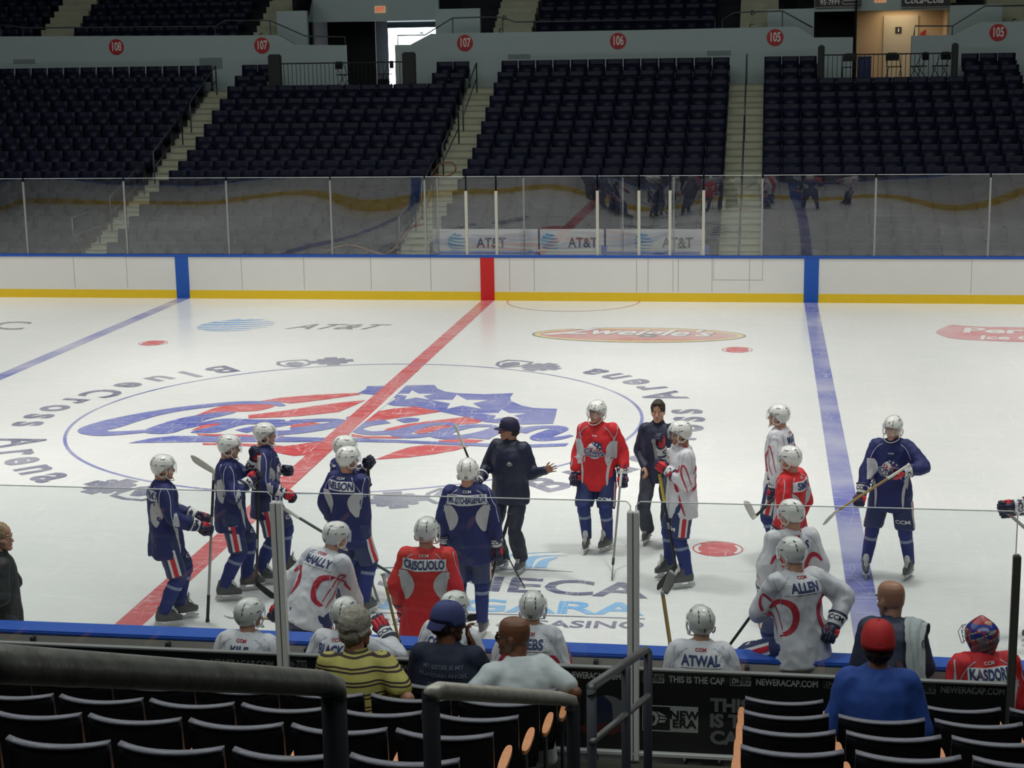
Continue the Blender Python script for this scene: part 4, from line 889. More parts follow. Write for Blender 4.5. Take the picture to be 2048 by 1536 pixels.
for j in range(NH + 1): rs.append([hshape(2 * math.pi * i / NA, j / NH * .985) for i in range(NA)])
ins = [[hshape(2 * math.pi * i / NA, 0, .009) for i in range(NA)], [hshape(2 * math.pi * i / NA, .3, .009) for i in range(NA)]]
hb.rings([ins[1], ins[0]] + rs, 0, True)
ME_HELM = hb.mesh('helmet', [M_helm]); _hb = BVHTree.FromPolygons([v.co for v in ME_HELM.vertices], [tuple(p.vertices) for p in ME_HELM.polygons])
vb = MB()
def hwrap(mb, pts, faces, D, off=.0025):
    D = Vector(D).normalized(); X = D.cross(ZA).normalized(); Y = X.cross(D); wrap(mb, _hb, pts, faces, Vector((0, 0, 0)), X, Y, D, off)
for sx in (-1, 1):   # rows of slots front to back, seen from behind and above
    for el, x in ((.35, .046), (.62, .044), (.9, .040)):
        for fb in (-1, 1):
            D = (0, fb * math.cos(el), -math.sin(el)); hwrap(vb, [(sx * x - .0035, -.014), (sx * x + .0035, -.014), (sx * x + .0035, .014), (sx * x - .0035, .014)], [(0, 1, 2, 3)], D)
    hwrap(vb, [(-.02, .04), (.02, .045), (.02, .052), (-.02, .047)], [(0, 1, 2, 3)], (-sx, 0, 0))
    hwrap(vb, [(-.075, .02), (-.06, .03), (-.06, .036), (-.078, .028)], [(0, 1, 2, 3)], (-sx, 0, -.2))
    t_ = [(x * .9, y + .072) for x, y in text('CCM', .021, 1.15, bold=.02)[0]]; hwrap(vb, [(x, y) for x, y in t_], text('CCM', .021, 1.15, bold=.02)[1], (-sx, 0, -.35))
ME_VENT = vb.mesh('helmet_vent', [M_hdark], False)
jb = MB()
for sx in (-1, 1):
    jb.tube([(sx * .100, .035, .0), (sx * .103, .05, -.035), (sx * .098, .035, -.07), (sx * .094, -.005, -.085), (sx * .098, -.04, -.06), (sx * .102, -.045, -.025)], .0075, n=6)
jb.tube(cr([(-.098, .035, -.07), (-.085, .07, -.105), (-.04, .105, -.128), (0, .112, -.132), (.04, .105, -.128), (.085, .07, -.105), (.098, .035, -.07)], 4), .0055, n=6)
ME_STRAP = jb.mesh('chin_strap', [M_strap])
vb = MB(); rs = []; n = 24
for z, k in ((.062, 1.05), (.03, 1.09), (0, 1.1), (-.038, 1.09)):
    row = []
    for i in range(n + 1):
        az = R(-82 + 164 * i / n); zz = z - (.012 * math.cos(az * 2) if z < 0 else 0); row.append(Vector((math.sin(az) * .108 * k, math.cos(az) * .132 * k - .004, zz)))
    rs.append(row)
rows = [p for r_ in rs for p in r_]; fc = [(j * (n + 1) + i, j * (n + 1) + i + 1, (j + 1) * (n + 1) + i + 1, (j + 1) * (n + 1) + i) for j in range(3) for i in range(n)]
vb.add(rows, fc); vb.add([p * 1.014 for p in rows], fc); ME_VIS = vb.mesh('visor', [M_vis])
def helmet(parent, Hm, num, visor=True):
    o = link('helmet', ME_HELM, parent); o.matrix_local = Hm
    link('helmet_vents', ME_VENT, o); link('chin_strap', ME_STRAP, o)
    if visor: link('visor', ME_VIS, o)
    if num:
        b = MB(); vs, fs_ = text(num, .052, .72, bold=.02); hwrap(b, [(x, y - .035) for x, y in vs], fs_, (0, 1, 0)); b.build('helmet_number', mat('number_black', (.02, .02, .03), .5), o)
        b = MB(); vs, fs_ = text(num, .035, .72, bold=.02); hwrap(b, [(x, y + .035) for x, y in vs], fs_, (0, -1, -.6)); b.build('helmet_front_number', MATS['number_black'], o)
# --- glove (right hand; frame: wrist origin, y to the fingers, back of the hand +z, gripping along x)
def glove_meshes(pal):
    out, fing, cuff, trim = pal; g = []
    b = MB()
    for x in (-.034, 0, .034): b.cap((x, -.005, .022), (x, .045, .030), .021, .022); b.cap((x, .055, .030), (x, .085, .024), .021, .019)
    b.cap((-.02, .03, 0), (.02, .03, 0), .045, .045); b.cap((-.02, .065, -.002), (.02, .065, -.002), .036, .036); b.cap((.048, .015, -.01), (.05, .06, -.012), .018, .016); g.append(('glove_back', b.mesh('glove_back', [out])))
    b = MB()
    for i, x in enumerate((-.042, -.014, .014, .041)):
        r_ = (.0175, .0185, .0185, .0165)[i]; k = (.0, .006, .004, -.006)[i]
        b.cap((x, .088, .022), (x, .118 + k, .006), r_, r_); b.cap((x, .118 + k, .006), (x, .118 + k, -.034), r_, r_ * .97); b.cap((x, .116 + k, -.036), (x, .078, -.052), r_ * .95, r_ * .9)
    b.cap((-.045, .01, -.015), (-.058, .055, -.034), .021, .019); b.cap((-.058, .055, -.034), (-.035, .098, -.058), .019, .016)
    b.cap((0, .02, -.03), (0, .065, -.03), .035, .03); g.append(('fingers', b.mesh('fingers', [fing])))
    b = MB(); n = 20
    b.loft([(Vector((0, y, 0)), XA * rx, ZA * rz) for y, rx, rz in ((.01, .045, .035), (-.03, .060, .052), (-.075, .072, .064), (-.125, .080, .073), (-.128, .070, .062), (-.08, .055, .05))], 0, n)
    g.append(('cuff', b.mesh('cuff', [cuff])))
    b = MB(); b.loft([(Vector((0, y, 0)), XA * rx, ZA * rz) for y, rx, rz in ((-.108, .0785, .0715), (-.128, .083, .0755), (-.132, .080, .072))], 0, n, False)
    b.loft([(Vector((0, y, 0)), XA * rx, ZA * rz) for y, rx, rz in ((.008, .050, .040), (-.022, .061, .054))], 0, n, False); g.append(('cuff_trim', b.mesh('cuff_trim', [trim])))
    b = MB(); vs, fs_ = text('CCM', .058, 1.0, bold=.035); Bv = BVHTree.FromPolygons([v.co for v in g[2][1].vertices], [tuple(p.vertices) for p in g[2][1].polygons])
    for D in (-ZA, ZA): wrap(b, Bv, vs, fs_, Vector((0, -.072, 0)), XA, YA * (1 if D.z < 0 else -1), D, .003)
    g.append(('cuff_lettering', b.mesh('cuff_lettering', [M_gnav], False)))
    return g
G_RED = glove_meshes((M_gred, M_gnav, M_gwht, M_gnav)); G_BLK = glove_meshes((M_gnav, M_gnav, M_gnav, M_gwht))
def glove(parent, W_, d, axis, left=False, meshes=None):
    meshes = meshes or G_RED; d = Vector(d).normalized(); a = Vector(axis); a = (a - d * a.dot(d))
    a = a.normalized() if a.length > .05 else d.orthogonal().normalized()
    X = a; Z = X.cross(d)
    M = Matrix((X, d, Z)).transposed().to_4x4(); M.translation = Vector(W_)
    if left: M = M @ Matrix.Diagonal((-1, 1, 1, 1))
    r_ = link('glove', meshes[0][1], parent); r_.matrix_local = M
    for nm, me in meshes[1:]: link(nm, me, r_)
# --- skate (origin on the ice under the ankle, toe +y)
def skate_meshes():
    b = MB(); S = [(.075, -.085, .03, .185), (.10, -.095, .042, .195), (.13, -.095, .045, .19), (.155, -.088, .043, .145), (.18, -.08, .043, .105), (.205, -.070, .046, .09), (.228, -.064, .048, .088), (.234, -.058, .044, .082)]
    b.loft([(Vector((0, (y0 + y1) / 2, z)), XA * w, YA * (y1 - y0) / 2) for z, y0, w, y1 in S], 0, 20); b.cap((0, -.062, .18), (0, -.058, .222), .024, .018, flat=.5); boot = b
    h = MB(); h.bx(-.012, .012, -.10, -.03, .03, .08, bev=.004); h.bx(-.014, .014, .06, .15, .03, .08, bev=.004); h.bx(-.006, .006, -.11, .19, .022, .042, bev=.003); h.bx(-.036, .036, -.095, -.02, .07, .08, bev=.004); h.bx(-.038, .038, .04, .185, .07, .08, bev=.004)
    bl = MB(); bl.prism([(-.0018, y, z) for y, z in ((-.115, .03), (-.11, .012), (-.06, .001), (.12, .001), (.185, .012), (.2, .03))], (.0036, 0, 0))
    l = MB()
    for i in range(7):
        t = i / 6; y = .14 - .058 * t; z = .16 + .08 * t; 
        for s_ in (-1, 1): l.cyl((-.024 * s_, y, z - .006), (.024 * s_, y - .002, z + .012), .0042, n=5)
    l.cap((0, .092, .225), (0, .096, .262), .034, .03, flat=.35)
    return [('boot', boot.mesh('boot', [M_boot])), ('blade_holder', h.mesh('blade_holder', [M_hold], False)), ('blade', bl.mesh('blade', [M_steel], False)), ('laces', l.mesh('laces', [M_lace]))]
SK = skate_meshes()
def skate(parent, foot, yaw, pitch=0):
    r_ = link('skate', SK[0][1], parent); r_.matrix_local = Matrix.Translation(Vector(foot)) @ Matrix.Rotation(yaw, 4, 'Z') @ Matrix.Rotation(pitch, 4, 'X')
    for nm, me in SK[1:]: link(nm, me, r_)
ME_EYE = MB().ell((0, 0, 0), (.0135, .0135, .009), 0, 12).mesh('eye', [M_eye, M_iris]); 
_e = MB().ell((0, 0, 0), (.0135, .0135, .009), 0, 12).ell((0, .0075, 0), (.0062, .0075, .0062), 1, 10); ME_EYE = _e.mesh('eye', [M_eye, M_iris])
# --- crest for the chest
def crest(mb, bvh, O, X, Y, D, s_):
    def sh(pts, off, mi):
        q = [Vector((x, y, 0)) for x, y in pts]; bm = bmesh.new(); tri = tessellate_polygon([q]); vv = [bm.verts.new(p) for p in q]
        for t in tri:
            try: bm.faces.new([vv[i] for i in t])
            except ValueError: pass
        bmesh.ops.subdivide_edges(bm, edges=bm.edges[:], cuts=1); bmesh.ops.triangulate(bm, faces=bm.faces[:]); bm.verts.index_update()
        wrap(mb, bvh, [(v.co.x * s_, v.co.y * s_) for v in bm.verts], [tuple(v.index for v in f.verts) for f in bm.faces], O, X, Y, D, off, mi); bm.free()
    ball = [(.62 * math.cos(a), .62 * math.sin(a) - .05) for a in [2 * math.pi * i / 28 for i in range(28)]]; sh(ball, .005, 0)
    for k in range(5):
        x = -.5 + .22 * k; h = math.sqrt(max(.05, .36 - (x + .05) ** 2)); sh([(x - .05, -h - .02), (x + .05, -h - .02), (x + .17, h * .9), (x + .07, h * .9)], .0065, 1)
    sh([(-.22, .58), (-.02, .72), (.05, .62), (.3, .72), (.38, .58), (.62, .55), (.6, .3), (.66, .05), (.4, .12), (.2, .3), (-.08, .42)], .008, 2)
    for cx, cy in ((-.05, .56), (.22, .48), (.46, .3)):
        sh([(cx + (.1 if k % 2 == 0 else .042) * math.cos(math.pi / 2 + k * math.pi / 5), cy + (.1 if k % 2 == 0 else .042) * math.sin(math.pi / 2 + k * math.pi / 5)) for k in range(10)], .0095, 0)
    for w_, mi, off in ((.15, 0, .0095), (.085, 2, .011)):
        for path in ([(-.35, .12), (-.75, .0), (-.8, -.25), (-.5, -.22), (-.25, .05)], [(-.3, -.3), (-.2, -.02), (-.05, -.28), (.1, -.05), (.15, -.28), (.32, -.06), (.38, -.3), (.55, -.08), (.62, -.3), (.8, -.25)], [(-.7, -.42), (0, -.44), (.8, -.36)]):
            vs, fs_ = wline([(x * s_, y * s_) for x, y in path], w_ * s_, 4); wrap(mb, bvh, vs, fs_, O, X, Y, D, off, mi)
# --- one person
def person(label, pos, yaw, top=1.885, lean=0, roll=0, twist=0, head=(0, 0), L=None, Rr=None, kind='blue', name=None, num=None, hip=None, feet=None, helm=True, skin=None, hair=None, gloves=(1, 1), stance=.16, crestx=False, bulk=1.0, gaxis=(ZA, ZA), eL=None, eR=None, vox=.0135, side=None, toes=(8, -8), hunch=.0, low=True, group=None, capon=False, hs=1.0, slack=.0, visor=True):
    skin = skin or M_skin; rt = empty('person', (pos[0], pos[1], 0), R(yaw), label=label, cat='person')
    if group: rt['group'] = group
    WM = (Matrix.Translation((pos[0], pos[1], 0)) @ Matrix.Rotation(R(yaw), 4, 'Z')).inverted()
    skater = kind in ('blue', 'red', 'white', 'goalie', 'coach', 'coach2')
    base = .87 if not helm else .89
    hz = hip if hip is not None else top - base + (.06 if lean > 20 else 0) 
    H = Vector((0, 0, hz)); ln = R(lean); rl = R(roll)
    u = Vector((math.sin(rl), math.sin(ln), math.cos(ln) * math.cos(rl))).normalized(); tw = Matrix.Rotation(R(twist), 3, 'Z')
    rg = tw @ XA; rg = (rg - u * rg.dot(u)).normalized(); fw = u.cross(rg)
    rgh = (XA - u * XA.dot(u)).normalized(); fwh = u.cross(rgh)
    def T(t, x=0, y=0):
        k = min(1, max(0, t / .5)); rr = (rgh * (1 - k) + rg * k).normalized(); ff = u.cross(rr); bend = fw * (.10 * hunch * max(0, t) ** 2 * 4)
        return H + u * t + rr * x + ff * y + bend
    pad = 1.0 if kind in ('blue', 'red', 'white', 'goalie') else 0.0
    shw = .170 + .002 * pad; SHt = .485
    Sh = {-1: T(SHt, -shw, -.005), 1: T(SHt, shw, -.005)}
    nb = T(.555, 0, .0); hd = (u * .5 + ZA * .5 + fw * .25 * math.sin(max(0, ln))).normalized()
    Hc = nb + hd * .150 + fw * .02
    Hm = Matrix.Translation(Hc) @ Matrix.Rotation(R(head[0]), 4, 'Z') @ Matrix.Rotation(R(head[1]), 4, 'X') @ Matrix.Rotation(R(head[2] if len(head) > 2 else 0), 4, 'Y') @ Matrix.Scale(hs, 4)
    H3 = Hm.to_3x3(); hp = lambda x, y, z: Hm @ Vector((x, y, z))
    # arms
    arms = {}
    for s_, tgt, el in ((-1, L, eL), (1, Rr, eR)):
        if tgt is None: tw_ = Sh[s_] + rg * s_ * .08 - ZA * .52 + fw * .06
        else: tw_ = WM @ Vector(tgt)
        pole = Vector(el) if el else (rg * s_ * .6 - fw * .8 - ZA * .3)
        E, Wt = ik(Sh[s_], tw_, .30, .27, pole); arms[s_] = (E, Wt)
    # legs
    legs = {}
    for s_ in (-1, 1):
        hj = H + Vector((s_ * .10, 0, -.02))
        if feet: f = WM @ Vector(feet[0 if s_ < 0 else 1])
        else: f = Vector((s_ * stance, .0, 0))
        ank = f + Vector((0, 0, .13 if skater else .09))
        K, A = ik(hj, ank, .455, .445, YA + XA * s_ * .15); legs[s_] = (hj, K, A, f)
    B = MB()
    # head
    P = [(-.120, .022, .074, .016), (-.105, .040, .062, .036), (-.082, .053, .036, .062), (-.05, .064, .012, .085), (-.02, .070, .001, .096), (.02, .075, -.004, .101), (.06, .076, -.006, .102), (.09, .069, -.008, .093), (.112, .053, -.008, .074), (.126, .026, -.008, .04)]
    B.loft([(hp(0, y, z), H3 @ (XA * w), H3 @ (YA * d)) for z, w, y, d in P], 0, 22)
    B.cap(hp(0, .092, .004), hp(0, .113, -.030), .010, .015); B.cap(hp(-.016, .098, -.038), hp(.016, .098, -.038), .010, .010)
    B.cap(hp(-.036, .086, .022), hp(.036, .086, .022), .013, .013); B.cap(hp(-.020, .091, -.062), hp(.020, .091, -.062), .009, .009); B.cap(hp(-.018, .088, -.076), hp(.018, .088, -.076), .009, .009); B.cap(hp(-.012, .086, -.105), hp(.012, .086, -.105), .017, .017)
    for s_ in (-1, 1): B.ell(hp(s_ * .077, -.008, -.012), (.011, .022, .034), 0, 10, H3); B.cap(hp(s_ * .048, .06, -.03), hp(s_ * .058, .03, -.02), .022, .022)
    B.cap(hp(0, -.03, -.04), nb - u * .03 - fw * .01, .060, .066)
    # trunk and limbs (kept inside the clothes)
    B.loft([(T(t, 0, y), (rg if t > .3 else rgh) * w, (fw if t > .3 else fwh) * d) for t, w, d, y in ((-.1, .12, .09, 0), (0, .15, .10, 0), (.2, .13, .09, 0), (.38, .16, .10, 0), (.48, .15, .08, 0), (.54, .07, .06, 0))], 0, 16)
    for s_ in (-1, 1):
        E, Wt = arms[s_]; B.cap(Sh[s_] - rg * s_ * .03, E, .05, .041); B.cap(E, Wt, .042, .029)
        hj, K, A, f = legs[s_]; B.cap(hj, K, .078, .052)
        B.cap(K, A + (K - A) * .1, .05, .04)
    # hands
    for s_, tgt, gax in ((-1, L, gaxis[0]), (1, Rr, gaxis[1])):
        E, Wt = arms[s_]; d = (Wt - E).normalized(); gl = gloves[0 if s_ < 0 else 1]
        if gl in (1, 2): B.cap(Wt, Wt + d * .05, .028, .03); glove(rt, Wt + d * .03, d, WM.to_3x3() @ Vector(gax), s_ < 0, G_BLK if gl == 2 else G_RED)
        elif gl == 'none': pass
        else:
            a = WM.to_3x3() @ Vector(gax); a = (a - d * a.dot(d)).normalized(); n_ = a.cross(d) * s_   # palm normal side
            open_ = gl == 'open'; curl = .15 if open_ else .75
            B.cap(Wt, Wt + d * .03, .028, .03, side=a, flat=.75)
            B.cap(Wt + d * .03 - a * .022, Wt + d * .085 - a * .028, .022, .017, side=a, flat=.62); B.cap(Wt + d * .03 + a * .022, Wt + d * .085 + a * .028, .022, .017, side=a, flat=.62); B.cap(Wt + d * .03, Wt + d * .088, .026, .02, side=a, flat=.6)
            for i in range(4):
                o_ = (i - 1.5) * .0215; sp_ = (i - 1.5) * (.12 if open_ else .02); q = Wt + d * (.088 - .006 * abs(i - 1.4)) + a * o_; ln_ = (.036, .042, .039, .030)[i]; dd = (d + a * sp_).normalized(); nn = n_
                for k in range(3):
                    c_ = curl * (k + .6) * (.7 + .12 * i); e = (dd * math.cos(c_) + nn * math.sin(c_)).normalized(); q2 = q + e * ln_ * (1, .75, .6)[k]; B.cap(q, q2, .0088 - .0006 * k, .0084 - .0006 * k, n=8); q = q2
            th = Wt + d * .03 - a * .028; t1 = th + (d * .6 - a * .75 + n_ * .3).normalized() * .04; t2 = t1 + (d * .9 - a * .35 + n_ * .3).normalized() * .034; B.cap(th, t1, .014, .0105, n=8); B.cap(t1, t2, .0105, .009, n=8)
    bare = any(g not in (1, 2, 'none') for g in gloves)
    body = blob('body', B, [skin], rt, .0058 if bare else .0105, 3 if bare else 2)
    # face
    for s_ in (-1, 1):
        e = link('eye', ME_EYE, rt); e.matrix_local = Hm @ Matrix.Translation((s_ * .031, .0855, .004))
    b = MB(); b.tube([hp(-.022, .0955, -.069), hp(-.01, .1005, -.069), hp(.01, .1005, -.069), hp(.022, .0955, -.069)], .0045, n=6); b.build('lips', M_lip, rt, smooth=True)
    b = MB()
    for s_ in (-1, 1): b.tube([hp(s_ * .015, .101, .026), hp(s_ * .03, .101, .031), hp(s_ * .047, .091, .026)], .0042, n=6)
    b.build('eyebrows', hair or M_hairb, rt, smooth=True)
    if hair:
        b = MB()
        if helm: b.ell(hp(0, -.03, -.035), (.075, .075, .055), 0, 14, H3)
        else:
            if not capon: b.ell(hp(0, -.016, .038), (.089, .113, .107), 0, 18, H3)
            b.ell(hp(0, -.045, -.02), (.079, .075, .076), 0, 14, H3)
            if hair != M_hairb and not capon: b.cap(hp(-.078, .01, 0), hp(-.078, -.05, -.02), .016, .02); b.cap(hp(.078, .01, 0), hp(.078, -.05, -.02), .016, .02)
            if hair == M_hairb and not capon: b.cap(hp(-.04, .07, .105), hp(.04, .07, .105), .02, .02)
        blob('hair', b, [hair], rt, .009, 2, .006, 40)
    if helm: helmet(rt, Hm, num, visor)
    # upper garment
    jm = {'blue': M_jb, 'red': M_jr, 'white': M_jw, 'goalie': M_jr}.get(kind) or kind_mat[kind]
    J = MB(); g = 1.0 * bulk
    if pad: secs = [(-.235 - slack, .245, .185, 0), (-.12, .235, .18, .0), (0, .222, .17, .0), (.15, .205, .155, .005), (.30, .212, .155, .005), (.40, .205, .155, 0), (.48, .185, .135, -.005), (.54, .125, .10, -.01), (.58, .072, .072, -.005)]
    else: secs = [(-.16, .19, .145, 0), (-.05, .19, .15, 0), (.1, .178, .14, .005), (.28, .192, .14, .008), (.40, .188, .135, 0), (.48, .165, .115, -.005), (.535, .108, .085, -.01), (.58, .062, .062, -.008)]
    rs = []
    for t, w, d, y in secs: k = min(1, max(0, t / .5)); rr = (rgh * (1 - k) + rg * k).normalized(); rs.append((T(t, 0, y), rr * w * g, u.cross(rr) * d * g))
    J.loft(rs, 0, 24)
    a0, a1, a2 = ((.086, .083, .068) if pad else (.072, .062, .048))
    a0 *= g; a1 *= g
    for s_ in (-1, 1):
        E, Wt = arms[s_]
        J.ell(Sh[s_] + u * .0 - rg * s_ * .015, (a0 * 1.12, a0 * 1.12, a0 * 1.02), 0, 14); J.cap(Sh[s_], E, a0, a1); 
        if kind in ('tee', 'polo', 'teen'): 
            pass
        else: J.cap(E, Wt - (Wt - E).normalized() * (.055 if pad else .01), a1, a2)
    if kind in ('tee', 'polo', 'teen'):
        J = MB(); J.loft(rs, 0, 24)
        for s_ in (-1, 1):
            E, Wt = arms[s_]; J.ell(Sh[s_] - rg * s_ * .015, (a0 * 1.12, a0 * 1.12, a0), 0, 14); J.cap(Sh[s_], Sh[s_] + (E - Sh[s_]) * .72, a0, a1 * 1.08)
    jersey = blob({'blue': 'jersey', 'red': 'jersey', 'white': 'jersey', 'goalie': 'jersey', 'tee': 'shirt', 'teen': 'shirt', 'polo': 'polo_shirt'}.get(kind, 'jacket'), J, [jm], rt, .0165, 5, .020 if pad else .012, 6.5, sum(map(ord, label)) % 17)
    bv = bvh_of(jersey)
    O = T(0); U = u
    if pad:
        D = fw; X = rg   # seen from behind: right of the wearer is +X
        d = MB()         # decoration sewn to the jersey
        mats = [M_pan, M_jred, M_pipe2, M_plate, M_lett, M_letl, M_gwht]
        if kind in ('blue', 'red', 'goalie'):
            for s_ in (-1, 1):
                rows = []
                for k in range(15):
                    t = k / 14; y = .385 - .27 * t; w = .125 * math.sin(math.pi * min(1, t * .9 + .1)) ** .75 * (1 - .35 * t); x1 = .215 - .05 * t; rows.append(((s_ * (x1 - w), y), (s_ * (x1 + .02), y)))
                vs, fs_ = wstrip(rows, 6); wrap(d, bv, vs, fs_, O, X, U, D, .004, 0)
                # front panels and side flash
                rows = []
                for k in range(13):
                    t = k / 12; y = .37 - .22 * t; w = .09 * math.sin(math.pi * min(1, t * .85 + .15)) ** .7; rows.append(((s_ * (.235 - w - .02 * t), y), (s_ * (.26 - .02 * t), y)))
                vs, fs_ = wstrip(rows, 6); wrap(d, bv, vs, fs_, O, X, U, -D, .004, 0)
                vs, fs_ = wline([(s_ * .205, .17), (s_ * .165, .08), (s_ * .15, -.05), (s_ * .155, -.19)], (.012, .03)); wrap(d, bv, vs, fs_, O, X, U, -D, .0045, 0)
                for DD, q in ((D, 1), (-D, -1)): 
                    vs, fs_ = wline([(s_ * .10, .535), (s_ * .155, .50), (s_ * .20, .43), (s_ * .235, .33)], .007); wrap(d, bv, vs, fs_, O, X, U, DD, .005, 2)
                E, Wt = arms[s_]
                for DD in (rg * -s_,):   # piping seen from the side
                    for yy in (-.045, .05):
                        vs, fs_ = wline([(yy * .4, .545), (yy, .49), (yy * 1.2, .40), (yy * 1.1, .30), (yy * 1.4, .2)], .007); wrap(d, bv, vs, fs_, O, fw, U, DD, .005, 2)
                    rows = []
                    for k in range(11):
                        t = k / 10; y = .30 - .30 * t; w = .035 * math.sin(math.pi * min(1, t + .12)); rows.append(((.10 - w, y), (.10 + w, y)))
                    vs, fs_ = wstrip(rows, 3); wrap(d, bv, vs, fs_, O, fw, U, DD, .004, 0)
        else:
            for s_ in (-1, 1):
                vs, fs_ = wline([(s_ * .245, .06), (s_ * .135, .12), (s_ * .10, .22), (s_ * .125, .31), (s_ * .19, .345), (s_ * .245, .29)], (.018, .052), 6); wrap(d, bv, vs, fs_, O, X, U, D, .005, 1)
                vs, fs_ = wline([(s_ * .235, .36), (s_ * .175, .30), (s_ * .15, .2), (s_ * .18, .08)], (.012, .036)); wrap(d, bv, vs, fs_, O, X, U, -D, .005, 1)
                vs, fs_ = wline([(-.06, .12), (.02, .36), (.055, .40), (.075, .34), (.04, .2), (-.02, .08)], (.006, .02)); wrap(d, bv, vs, fs_, O, fw, U, rg * -s_, .005, 1)
                vs, fs_ = wline([(.08, .05), (.06, -.06), (.02, -.18)], (.006, .022)); wrap(d, bv, vs, fs_, O, fw, U, rg * -s_, .005, 1)
                vs, fs_ = wline([(s_ * .10, .535), (s_ * .155, .50), (s_ * .20, .43), (s_ * .235, .33)], .005); wrap(d, bv, vs, fs_, O, X, U, D, .005, 2)
                for yy in (-.045, .05):
                    vs, fs_ = wline([(yy * .4, .545), (yy, .49), (yy * 1.2, .40), (yy * 1.1, .30)], .005); wrap(d, bv, vs, fs_, O, fw, U, rg * -s_, .005, 2)
        vs, fs_ = text('CCM', .032, 1.25, bold=.03); wrap(d, bv, [(x, y + .525) for x, y in vs], fs_, O, X, U, D, .006, 1 if kind == 'white' else 5)
        wrap(d, bv, [(x * .7, y * .7 + .44) for x, y in vs], fs_, O, -X, U, -D, .006, 1 if kind == 'white' else 5)
        if kind == 'white':
            wrap(d, bv, [(x + .12, y - .185) for x, y in vs], fs_, O, X, U, D, .006, 4); vs, fs_ = wline([(.05 + .025 * math.cos(a), -.185 + .018 * math.sin(a)) for a in [i * .7 for i in range(10)]], .005, 2); wrap(d, bv, vs, fs_, O, X, U, D, .006, 4)
        if name:
            w = .165 if len(name) < 9 else .20; w = min(w, .026 * len(name) + .05); yb = .445
            rows = [((-w, yb - .052 + .104 * k / 6), (w, yb - .052 + .104 * k / 6)) for k in range(7)]
            vs, fs_ = wstrip(rows, 14); b2 = MB(); wrap(b2, bv, vs, fs_, O, X, U, D, .006, 0)
            vs, fs_ = text(name, 1, 1, bold=.035); xs_ = [q[0] for q in vs]; k = (w * 1.86) / (max(xs_) - min(xs_)); cx_ = (max(xs_) + min(xs_)) / 2; k = min(k, .085)
            wrap(b2, bv, [((x - cx_) * k, y * .105 + yb) for x, y in vs], fs_, O, X, U, D, .0105, 1); b2.build('name_plate', [M_plate if kind != 'white' else M_jw, M_lett], jersey)
        d.build('jersey_trim', mats, jersey)
        if crestx: d = MB(); crest(d, bv, T(.27), -rg, u, -fw, .155); d.build('crest', [M_gwht, M_jred, M_lett], jersey)
    elif kind == 'coach':
        d = MB(); crest(d, bv, T(.34, -.09), -rg, u, -fw, .045); d.build('jacket_crest', [M_letl, M_letl, M_jack], jersey)
    elif kind == 'teen':
        for s_, y, h in (('MY SISTER IS MY', .44, .038), ('GUARDIAN ANGEL', .385, .038)):
            d = MB(); vs, fs_ = text(s_, h, 1.05, bold=.03); wrap(d, bv, [(x, yy + y) for x, yy in vs], fs_, O, rg, U, fw, .005, 0)
            d.build('shirt_lettering', mat('print_faded', (.10, .115, .16), .7), jersey)
        for s_ in (-1, 1):
            d = MB()
            for k in range(4): vs, fs_ = wline([(s_ * (.03 + .012 * k), .23), (s_ * (.04 + .022 * k), .31), (s_ * (.09 + .012 * k), .33 - .03 * k), (s_ * (.10 + .004 * k), .27 - .035 * k)], .008); wrap(d, bv, vs, fs_, O, rg, U, fw, .005, 0)
            d.build('wing_print', mat('print_faded', (.10, .115, .16), .7), jersey)
    if kind in ('blue', 'red', 'goalie', 'white'):
        b = MB(); b.loft([(nb + hd * .0 - u * .012, rg * .088, fw * .080), (nb + u * .014, rg * .075, fw * .070)], 0, 20, False); b.build('collar', {'white': M_jred}.get(kind, jm if kind != 'blue' else M_gnav), jersey, smooth=True)
    elif kind in ('coach', 'coach2', 'jacket', 'bald', 'polo'):
        b = MB(); b.loft([(nb - u * .02, rg * .085, fw * .08), (nb + u * .035, rg * .072, fw * .070)], 0, 20, False); b.build('collar', jm, jersey, smooth=True)
    # lower garments
    if not low: return rt
    if pad:
        Q = MB(); Q.loft([(H + Vector((0, 0, z)), XA * w, YA * d) for z, w, d in ((.06, .19, .145), (-.05, .205, .16), (-.14, .19, .15))], 0, 20)
        for s_ in (-1, 1):
            hj, K, A, f = legs[s_]; Q.cap(hj + Vector((s_ * .01, 0, -.03)), hj + (K - hj) * .80, .125, .108)
            Q.loft([(hj + (K - hj) * .75, (XA - (K - hj).normalized() * XA.dot((K - hj).normalized())).normalized() * .112, (K - hj).normalized().cross(XA).normalized() * .112), (hj + (K - hj) * .97, XA * .108, (K - hj).normalized().cross(XA).normalized() * .112)], 0, 16)
        sh = blob('hockey_pants', Q, [M_short], rt, .0165, 3, .008, 7, 3); b3 = bvh_of(sh)
        for s_ in (-1, 1):
            d = MB()
            hj, K, A, f = legs[s_]; ax = (K - hj).normalized(); side_ = (XA * s_ - ax * ax.dot(XA * s_)).normalized(); ff = side_.cross(ax)
            for x0, x1, mi in ((-.05, .05, 0), (-.024, .024, 1)):
                rows = [((x0, .13 + .29 * k / 12), (x1, .13 + .29 * k / 12)) for k in range(13)]; vs, fs_ = wstrip(rows, 3); wrap(d, b3, vs, fs_, hj, ff, ax, -side_, .004 + .002 * mi, mi)
            if s_ < 0: vs, fs_ = text('CCM', .055, 1.4, bold=.03); wrap(d, b3, [(x, y) for x, y in vs], fs_, hj + ax * .34, -XA, -ax, -(XA.cross(ax)).normalized() if (XA.cross(ax)).y > 0 else (XA.cross(ax)).normalized(), .005, 2)
            d.build('pants_stripe', [M_gwht, M_gred, M_letl], sh)
